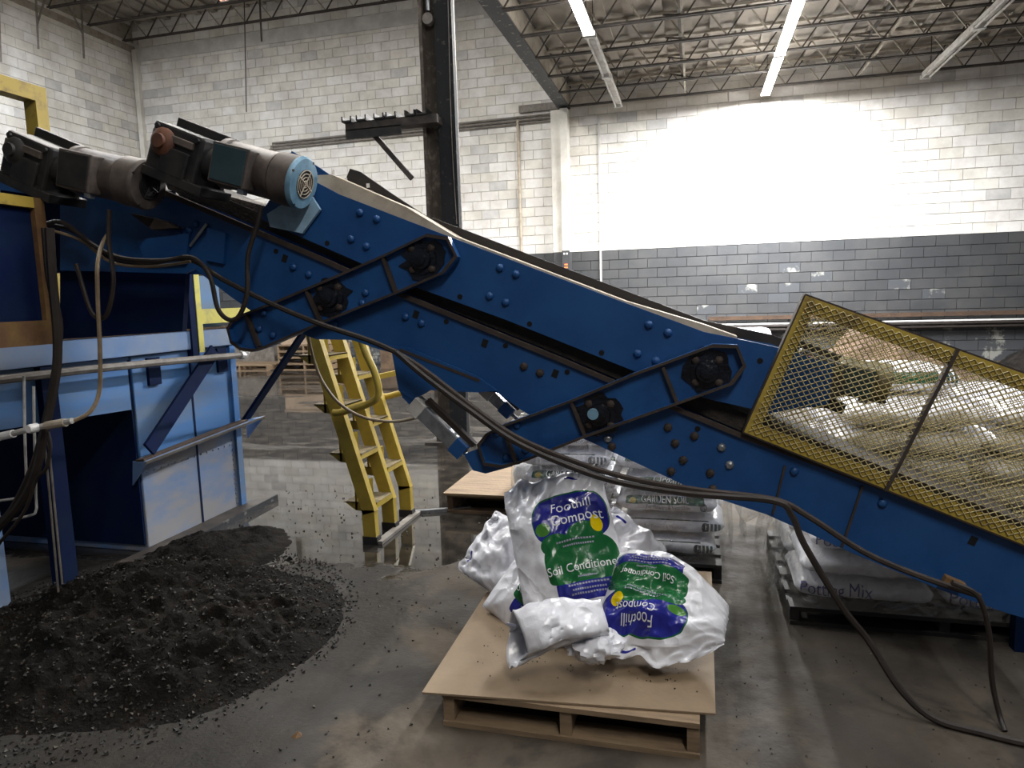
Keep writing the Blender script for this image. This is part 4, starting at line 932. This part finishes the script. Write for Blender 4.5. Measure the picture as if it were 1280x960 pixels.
pillow('compost bag squeezed under the upright one showing its lower label', .36, .50, .20, RX(58, -32), at(683, 728, 2.83), 'compost_film', 21, lab[2:], .010)
pillow('crumpled white bag at the left rear of the cardboard', .34, .46, .17, RX(52, 62), at(642, 703, 3.02), 'plain_film', 31, (), .014)
pillow('crumpled white bag end behind the upright bag on the right', .34, .50, .16, RX(58, -38), at(757, 712, 2.95), 'plain_film', 43, (), .015)
# limp open-mouthed bag in front
def open_bag():
    T = thing('compost_bag', 'limp white bag with open mouth lying in front', 'bag', at(700, 800, 2.30), 'loose compost bags')
    a = at(648, 803, 2.26); b = at(755, 779, 2.38); d = (b-a).normalized(); upv = (Vector((0, 0, 1)) - d*d.z).normalized(); sd = d.cross(upv)
    n, m_ = 40, 34; vs = []; fs = []
    for j in range(m_+1):
        t = j/m_; c = a.lerp(b, t) + upv*(.03*math.sin(t*3)); hh = .125*(1-.32*t); ww = .085*(1-.1*t) + .03*math.sin(t*math.pi)
        for i in range(n):
            an = 2*math.pi*i/n; ca, sa = math.cos(an), math.sin(an)
            q = (abs(ca)+abs(sa))**-.55
            wr = 1 + .16*noise.noise(Vector((ca*2, sa*2, t*3.5))) - .16*abs(noise.noise(Vector((ca*3+4, sa*3, t*5)))) 
            cut = d*(-.045*(sa < 0)*abs(sa) + .02*ca)*(1-t)
            vs.append(c + upv*sa*hh*q*wr*(1 if sa > 0 else .75) + sd*ca*ww*q*wr + cut)
    for j in range(m_):
        for i in range(n): fs.append((j*n+i, j*n+(i+1) % n, (j+1)*n+(i+1) % n, (j+1)*n+i))
    zmin = ZT+.004
    vs = [Vector((v.x, v.y, max(v.z, zmin + .004*noise.noise(v*30)))) for v in vs]
    b_ = MB(); b_.add(vs, fs); o = b_.build('film', 'bag_white', T, smooth=True)
    s = o.modifiers.new('thick', 'SOLIDIFY'); s.thickness = .0015
    # gathered neck towards the next bag
    k = MB(); c0 = at(742, 806, 2.33)
    vs = []; fs = []; n2, m2 = 30, 16
    for j in range(m2+1):
        th = math.pi*j/m2
        for i in range(n2):
            ph = 2*math.pi*i/n2; q = Vector((math.sin(th)*math.cos(ph), math.sin(th)*math.sin(ph), math.cos(th)))
            rr = 1 + .30*noise.noise(q*2.2) - .35*abs(noise.noise(q*4+Vector((5, 2, 1))))
            vs.append(c0 + Vector((q.x*.105*rr, q.y*.08*rr, q.z*.060*rr)))
    for j in range(m2):
        for i in range(n2): fs.append((j*n2+i, j*n2+(i+1) % n2, (j+1)*n2+(i+1) % n2, (j+1)*n2+i))
    vs = [Vector((v.x, v.y, max(v.z, zmin))) for v in vs]
    k.add(vs, fs); k.build('gathered_neck', 'bag_white', T, smooth=True)
    MB().box(at(639, 781, 2.245), (.035, .002, .010), Matrix.Rotation(R(4), 3, 'Y')).build('date_mark', 'ink_grey', T)
open_bag()

# ------------------------------------------------------------------ stacked bags
def loaf_fn(L, D, T_, seed):
    """bag lying flat, long side to the front: x along, angle round the section"""
    def S(x, th, extra=0.0):                       # x -1..1, th angle (0 = front, 90 = top)
        e = max(0.0, 1-abs(x)**7)**.45
        ca, sa = math.cos(th), math.sin(th); p = 2/3.0
        yy = -math.copysign(abs(ca)**p, ca)*D/2*(.80+.20*e); zz = math.copysign(abs(sa)**p, sa)*T_/2*(.25+.75*e)
        nn = noise.noise(Vector((x*3+seed, th*1.5, seed*.7))); n2 = abs(noise.noise(Vector((x*7+seed, th*3, seed))))
        k = 1 + .07*nn - .07*n2
        nrm = Vector((0, yy/(D/2)**2, zz/(T_/2)**2)).normalized()
        return Vector((x*L/2*(1-.03*abs(sa)), yy*k, zz*k)) + nrm*extra
    return S
def loaf(name, label, cat, grp, L, D, T_, seed, center, film, texts=(), rotz=0.0):
    S = loaf_fn(L, D, T_, seed); nx, na = 30, 32
    T = thing(name, label, cat, center, grp); T.rotation_euler.z = R(rotz)
    bm = bmesh.new(); uvl = bm.loops.layers.uv.new('UVMap')
    g = [[bm.verts.new(S(-1+2*i/nx, -math.pi+2*math.pi*j/na)) for j in range(na)] for i in range(nx+1)]
    for i in range(nx):
        for j in range(na):
            q = [(i, j), (i+1, j), (i+1, j+1), (i, j+1)]
            fc = bm.faces.new([g[a][b % na] for a, b in q]); fc.smooth = True
            for lp, (a, b) in zip(fc.loops, q):
                th = -math.pi+2*math.pi*b/na; sa = math.sin(th); lp[uvl].uv = (-1+2*a/nx, math.copysign(abs(sa)**(2/3), sa) if math.cos(th) > -.01 else 5.0)      # height on the front side
    bm.faces.new([g[0][j] for j in range(na)]); bm.faces.new([g[nx][j] for j in reversed(range(na))])
    me = bpy.data.meshes.new('film'); bm.to_mesh(me); bm.free(); me.materials.append(MATS[film])
    o = bpy.data.objects.new('film', me); link(o, T)
    for (s, u0, v0, sz, m, sh, cond) in texts:
        lettering(T, lambda a, b_: S(max(-.98, min(.98, a)), math.copysign(math.asin(min(1, abs(b_)**1.5)), b_), .0055), s, u0, v0, sz, m, su=2/L, sv=2/T_, shear=sh, condense=cond)
    return T
gs = [('GARDEN SOIL', -.02, .22, .046, 'ink_white', 0, .85), ('For Flowers & Vegetables', .05, -.32, .026, 'ink_black', 0, .85), ('G', .74, -.32, .036, 'ink_black', 0, .9), ('O', .74, -.42, .055, 'ink_black', 0, .9)]
og = [('Organic', -.08, .02, .062, 'ink_white', .35, .9)]
st_ = [('For Flowers & Vegetables', -.15, -.25, .024, 'ink_grey', 0, .9), ('G', .62, -.25, .036, 'ink_black', 0, .9), ('O', .62, -.35, .055, 'ink_black', 0, .9)]
films = [('garden_film', gs), ('organic_film', og), ('stripe_film', st_)]
names = ('bottom', 'second', 'third', 'fourth', 'fifth', 'top')
GL, GD, GT = .555, .40, .118
pat = [(2, 2), (0, 2), (2, 0), (0, 1), (2, 0), (0, 1)]
for k in range(6):
    for s in range(2):
        for r in range(2):
            fm, tx = films[pat[k][s]]
            off = (.03 if k % 2 else -.015) + random.uniform(-.01, .01)
            c = (-.69 + s*.555 + off, 3.85 + r*.41 + random.uniform(-.012, .012), .10 + GT*.52 + k*GT*.965)
            lb = 'garden soil bag, %s layer of the wrapped stack, %s end' % (names[k], ('left', 'right')[s]) if r == 0 else 'garden soil bag in the hidden rear row of the wrapped stack'
            loaf('garden_soil_bag', lb, 'bag', 'garden soil bags' if r == 0 else 'rear garden soil bags', GL-.03, GD-.02, GT*.90, 1.7*k+5*s+9*r, c, fm if r == 0 else 'garden_film', tx if r == 0 else ())
def wrap(label, x0, x1, y0, y1, z0, z1, seed, r=.05, top=True, amp=.012, skirt=None):
    b = MB(); n = 72; rows = 16; vs = []; fs = []
    cx, cy, hx_, hy = (x0+x1)/2, (y0+y1)/2, (x1-x0)/2, (y1-y0)/2
    for j in range(rows+1):
        z = z0+(z1-z0)*j/rows
        for i in range(n):
            a = 2*math.pi*i/n; ca, sa = math.cos(a), math.sin(a); q = (abs(ca)**8+abs(sa)**8)**(-1/8)
            kk = 1+amp*2*noise.noise(Vector((ca*4, sa*4, z*7+seed))) - amp*abs(noise.noise(Vector((ca*9, sa*9, z*22+seed))))
            fl = 1.0 + (skirt*(1-j/rows)**2 if skirt else 0)
            vs.append((cx+ca*q*hx_*kk*fl, cy+sa*q*hy*kk*fl, z))
    for j in range(rows):
        for i in range(n): fs.append((j*n+i, j*n+(i+1) % n, (j+1)*n+(i+1) % n, (j+1)*n+i))
    if top:
        k = len(vs); vs.append((cx, cy, z1+.015))
        for i in range(n): fs.append((rows*n+i, rows*n+(i+1) % n, k))
    b.add(vs, fs); o = b.build('stretch_wrap', 'stretch_wrap', None, (cx, cy, z0), smooth=True); return tag(o, label, 'plastic wrap')
wrap('clear crinkled film wrapped round the garden soil stack', -1.01, .20, 3.62, 4.49, .11, .81, 2)
# white bag and torn film beside the stack
loaf('garden_soil_bag', 'plain white bag slumped on the plywood beside the ladder', 'bag', None, .42, .40, .26, 77, (-1.02, 4.76, .275), 'bag_stack')
def sheet(name, label, P, nu, nv, f, m='stretch_wrap'):
    vs = []; fs = []
    for j in range(nv+1):
        for i in range(nu+1): vs.append(f(i/nu, j/nv))
    for j in range(nv):
        for i in range(nu): fs.append((j*(nu+1)+i, j*(nu+1)+i+1, (j+1)*(nu+1)+i+1, (j+1)*(nu+1)+i))
    b = MB(); b.add(vs, fs); o = b.build(name, m, None, P, smooth=True); return tag(o, label, 'plastic wrap')
def loosef(u, v):
    p = Vector((.20+.24*u, 3.62+.75*u, .22+.52*v-.02*math.sin(u*9)))
    p += Vector((.03, -.05, 0))*noise.noise(Vector((u*5, v*4, 3))) + Vector((.02, .03, .01))*noise.noise(Vector((u*13, v*9, 8)))
    p.x += .03*math.sin(u*14+v*4); return p
sheet('loose_film', 'torn cloudy film hanging between the two bag stacks', (.2, 3.9, .1), 26, 22, loosef)

PL, PD, PT = .62, .52, .118
pm = [('Potting Mix', -.42, -.30, .072, 'ink_violet', 0, .9)]
for k in range(9):
    for s in range(2):
        for r in range(2):
            if k == 8 and (s == 1 or r == 0): continue
            c = (.74 + s*.60 + random.uniform(-.012, .012) + .025*k, 3.47 + r*.52 + random.uniform(-.01, .01), .087 + PT*.52 + k*PT*.965)
            lb = 'potting mix bag, layer %d from the floor, %s end of the stack' % (k+1, ('left', 'right')[s]) if r == 0 else 'potting mix bag in the rear row of the stack'
            loaf('potting_mix_bag', lb, 'bag', 'potting mix bags' if r == 0 else 'rear potting mix bags', PL-.045, PD-.05, PT*.90, 2.3*k+4*s+11*r, c, 'bag_stack', pm if (r == 0 and k in (0, 2)) else ())
def skirtf(u, v):
    # film draped from the stack's left edge to the floor in pleats
    a = Vector((.40, 3.24+1.0*u, .02)); b = Vector((.47, 3.30+.95*u, .75))
    p = a.lerp(b, v); p += Vector((-.06, 0, 0))*(1-v)**2*(.6+.4*math.sin(u*9)) + Vector((.018, 0, 0))*math.sin(u*26+v*2) + Vector((.03, .02, 0))*noise.noise(Vector((u*6, v*5, 1)))
    return p
sheet('draped_film', 'clear film draped from the potting mix stack to the floor', (.4, 3.3, 0), 40, 20, skirtf)
wrap('clear glossy film round the potting mix stack', .42, 1.68, 3.18, 4.24, .095, .72, 5, top=False, amp=.010)
# labelled bag on top behind the guard, and more bags further right
loaf('compost_bag', 'printed bag lying on top of the potting mix stack behind the guard', 'bag', None, .50, .40, .13, 51, (.92, 3.72, .087+PT*.965*8+.07), 'organic_film', (), 6)
for i, (x, z) in enumerate(((2.0, .2), (2.02, .44), (1.97, .67), (2.06, .88))):
    loaf('white_bag', 'white bag stacked beyond the guard, %s of four' % ('bottom', 'second', 'third', 'top')[i], 'bag', 'white bags beyond the guard', .50, .50, .25, 60+i, (x, 3.9, z-.06), 'bag_stack', (), 5*i)

# ------------------------------------------------------------------ soil heaps and litter
def heap_z(u, v, hgt, seed, rough):
    r = math.sqrt(u*u+v*v); e = r*(1+.35*noise.noise(Vector((u*1.6+seed, v*1.6, seed))))
    if e >= 1: return -.004
    z = hgt*max(0, 1-e)**1.2*(1+.5*noise.noise(Vector((u*2.6, v*2.6, seed+3)))) + rough*max(0, min(1, (1-e)*3))*(noise.noise(Vector((u*7, v*7, seed)))*.5+.5*noise.noise(Vector((u*22, v*22, seed)))*.8+.25)
    return z*max(0, min(1, (1-r)*4)) - .004
def heap(name, label, m, cx, cy, rx, ry, hgt, seed, n=110, rough=.05, ang=0.0):
    vs = []; fs = []
    for j in range(n+1):
        for i in range(n+1):
            u = -1+2*i/n; v = -1+2*j/n; z = heap_z(u, v, hgt, seed, rough)
            vs.append((cx+u*rx, cy+v*ry, z))
    for j in range(n):
        for i in range(n):
            q = (j*(n+1)+i, j*(n+1)+i+1, (j+1)*(n+1)+i+1, (j+1)*(n+1)+i)
            if any(vs[k][2] > 0 for k in q): fs.append(q)
    b = MB(); b.add(vs, fs); b.smooth = False
    o = b.build(name, m, None, (cx, cy, 0)); o.data.polygons.foreach_set('use_smooth', [True]*len(o.data.polygons))
    return tag(o, label, 'soil', kind='stuff')
HP = (-2.55, 2.58, .98, .98)
heap('soil_heap', 'dark spilled soil heaped on the floor below the hopper', 'soil', HP[0], HP[1], HP[2], HP[3], .24, 4, 130, .09)
heap('soil_heap', 'low dark soil trail along the hopper foot', 'soil', -2.86, 3.45, .50, .62, .10, 9, 70)
heap('soil_heap', 'brown soil bank by the grey wall behind the guard', 'soil_brown', 3.05, 13.2, 1.6, 1.2, .85, 15, 70, .12)
heap('soil_heap', 'dark soil bank by the wall at the right edge', 'soil', 5.6, 12.9, 1.15, 1.1, .80, 19, 60, .12)
def bits(name, label, m, n, fn, smin, smax, cat='debris'):
    b = MB()
    for _ in range(n):
        x, y, z = fn(); s = random.uniform(smin, smax)
        q = Matrix.Rotation(random.uniform(0, 6.28), 3, 'Z') @ Matrix.Rotation(random.uniform(0, 6.28), 3, 'X')
        vs = [q @ Vector(v)*s for v in ((1, 0, -.4), (-.5, .8, -.4), (-.6, -.7, -.3), (0, .1, .7))]
        b.add([v+Vector((x, y, z+s*.3)) for v in vs], [(0, 2, 1), (0, 1, 3), (1, 2, 3), (2, 0, 3)])
    o = b.build(name, m); return tag(o, label, cat, kind='stuff')
def on_heap():
    a = random.uniform(0, 6.28); r = math.sqrt(random.random())
    r = r*1.05
    return HP[0]+math.cos(a)*r*HP[2], HP[1]+math.sin(a)*r*HP[3], max(0, heap_z(math.cos(a)*r, math.sin(a)*r, .24, 4, .09))
bits('soil_clods', 'clods and bark bits scattered over the dark soil heap', 'soil_bits', 6500, on_heap, .003, .011)
bits('floor_litter', 'small dirt crumbs scattered across the concrete floor', 'soil_bits', 700, lambda: (random.uniform(-3.2, -.95), random.uniform(1.6, 5.0), 0), .003, .010)
bits('floor_litter', 'crumbs of soil on the floor right of the front pallet', 'soil_bits', 260, lambda: (random.uniform(.1, 1.7), random.uniform(1.8, 3.2), 0), .002, .006)
bits('sheet_crumbs', 'dark crumbs sprinkled on the cardboard sheet', 'soil_bits', 120, lambda: (random.uniform(-.85, .03), random.uniform(2.25, 2.9), .136), .002, .005)
for i, (x, y, s, m, lb) in enumerate(((380, 770, .018, 'pvc', 'small white chip on the floor right of the soil heap'), (358, 822, .012, 'pvc', 'tiny white chip on the bare concrete'), (372, 920, .022, 'frame_rust', 'reddish brown clod on the floor at the front'), (362, 700, .028, 'soil', 'black clod at the puddle edge'))):
    r = RIGHT*(x-640)+DOWN*(y-480)+FWD*FPX; p = Vector((0, 0, H))+r*(-H/r.z)
    b = MB(); vs = [p + Vector((random.uniform(.7, 1)*s*a, random.uniform(.6, 1)*s*c, max(0, d)*s*.8)) for a, c, d in ((1, 0, 0), (.3, .9, 0), (-.8, .6, 0), (-.9, -.5, 0), (.2, -.9, 0), (.2, .1, 1), (-.3, .2, .8))]
    b.add(vs, [(0, 1, 5), (1, 2, 6, 5), (2, 3, 6), (3, 4, 5, 6), (4, 0, 5), (4, 3, 2, 1, 0)]); tag(b.build('clod', m, None, p), lb, 'debris')
o = MB().bar((-1.55, 4.62, .012), (-1.95, 4.45, .012), .03, .024).build('metal_strip', 'galvanised', None, (-1.75, 4.53, 0)); tag(o, 'pale metal strip lying between ladder and low pallet', 'strip')
# far bag on the wall ledge
loaf('white_bag', 'white bag with blue mark lying by the far wall', 'bag', None, .75, .5, .42, 91, (1.0, 13.6, .63), 'bag_stack')
o = MB().span((.2, 13.3, 0), (1.35, 14.2, .40)).span((.17, 13.25, .38), (1.38, 14.25, .42)).build('far_crate', 'wood_dark', None, (.8, 13.7, 0)); tag(o, 'low wooden box under the far white bag', 'crate')
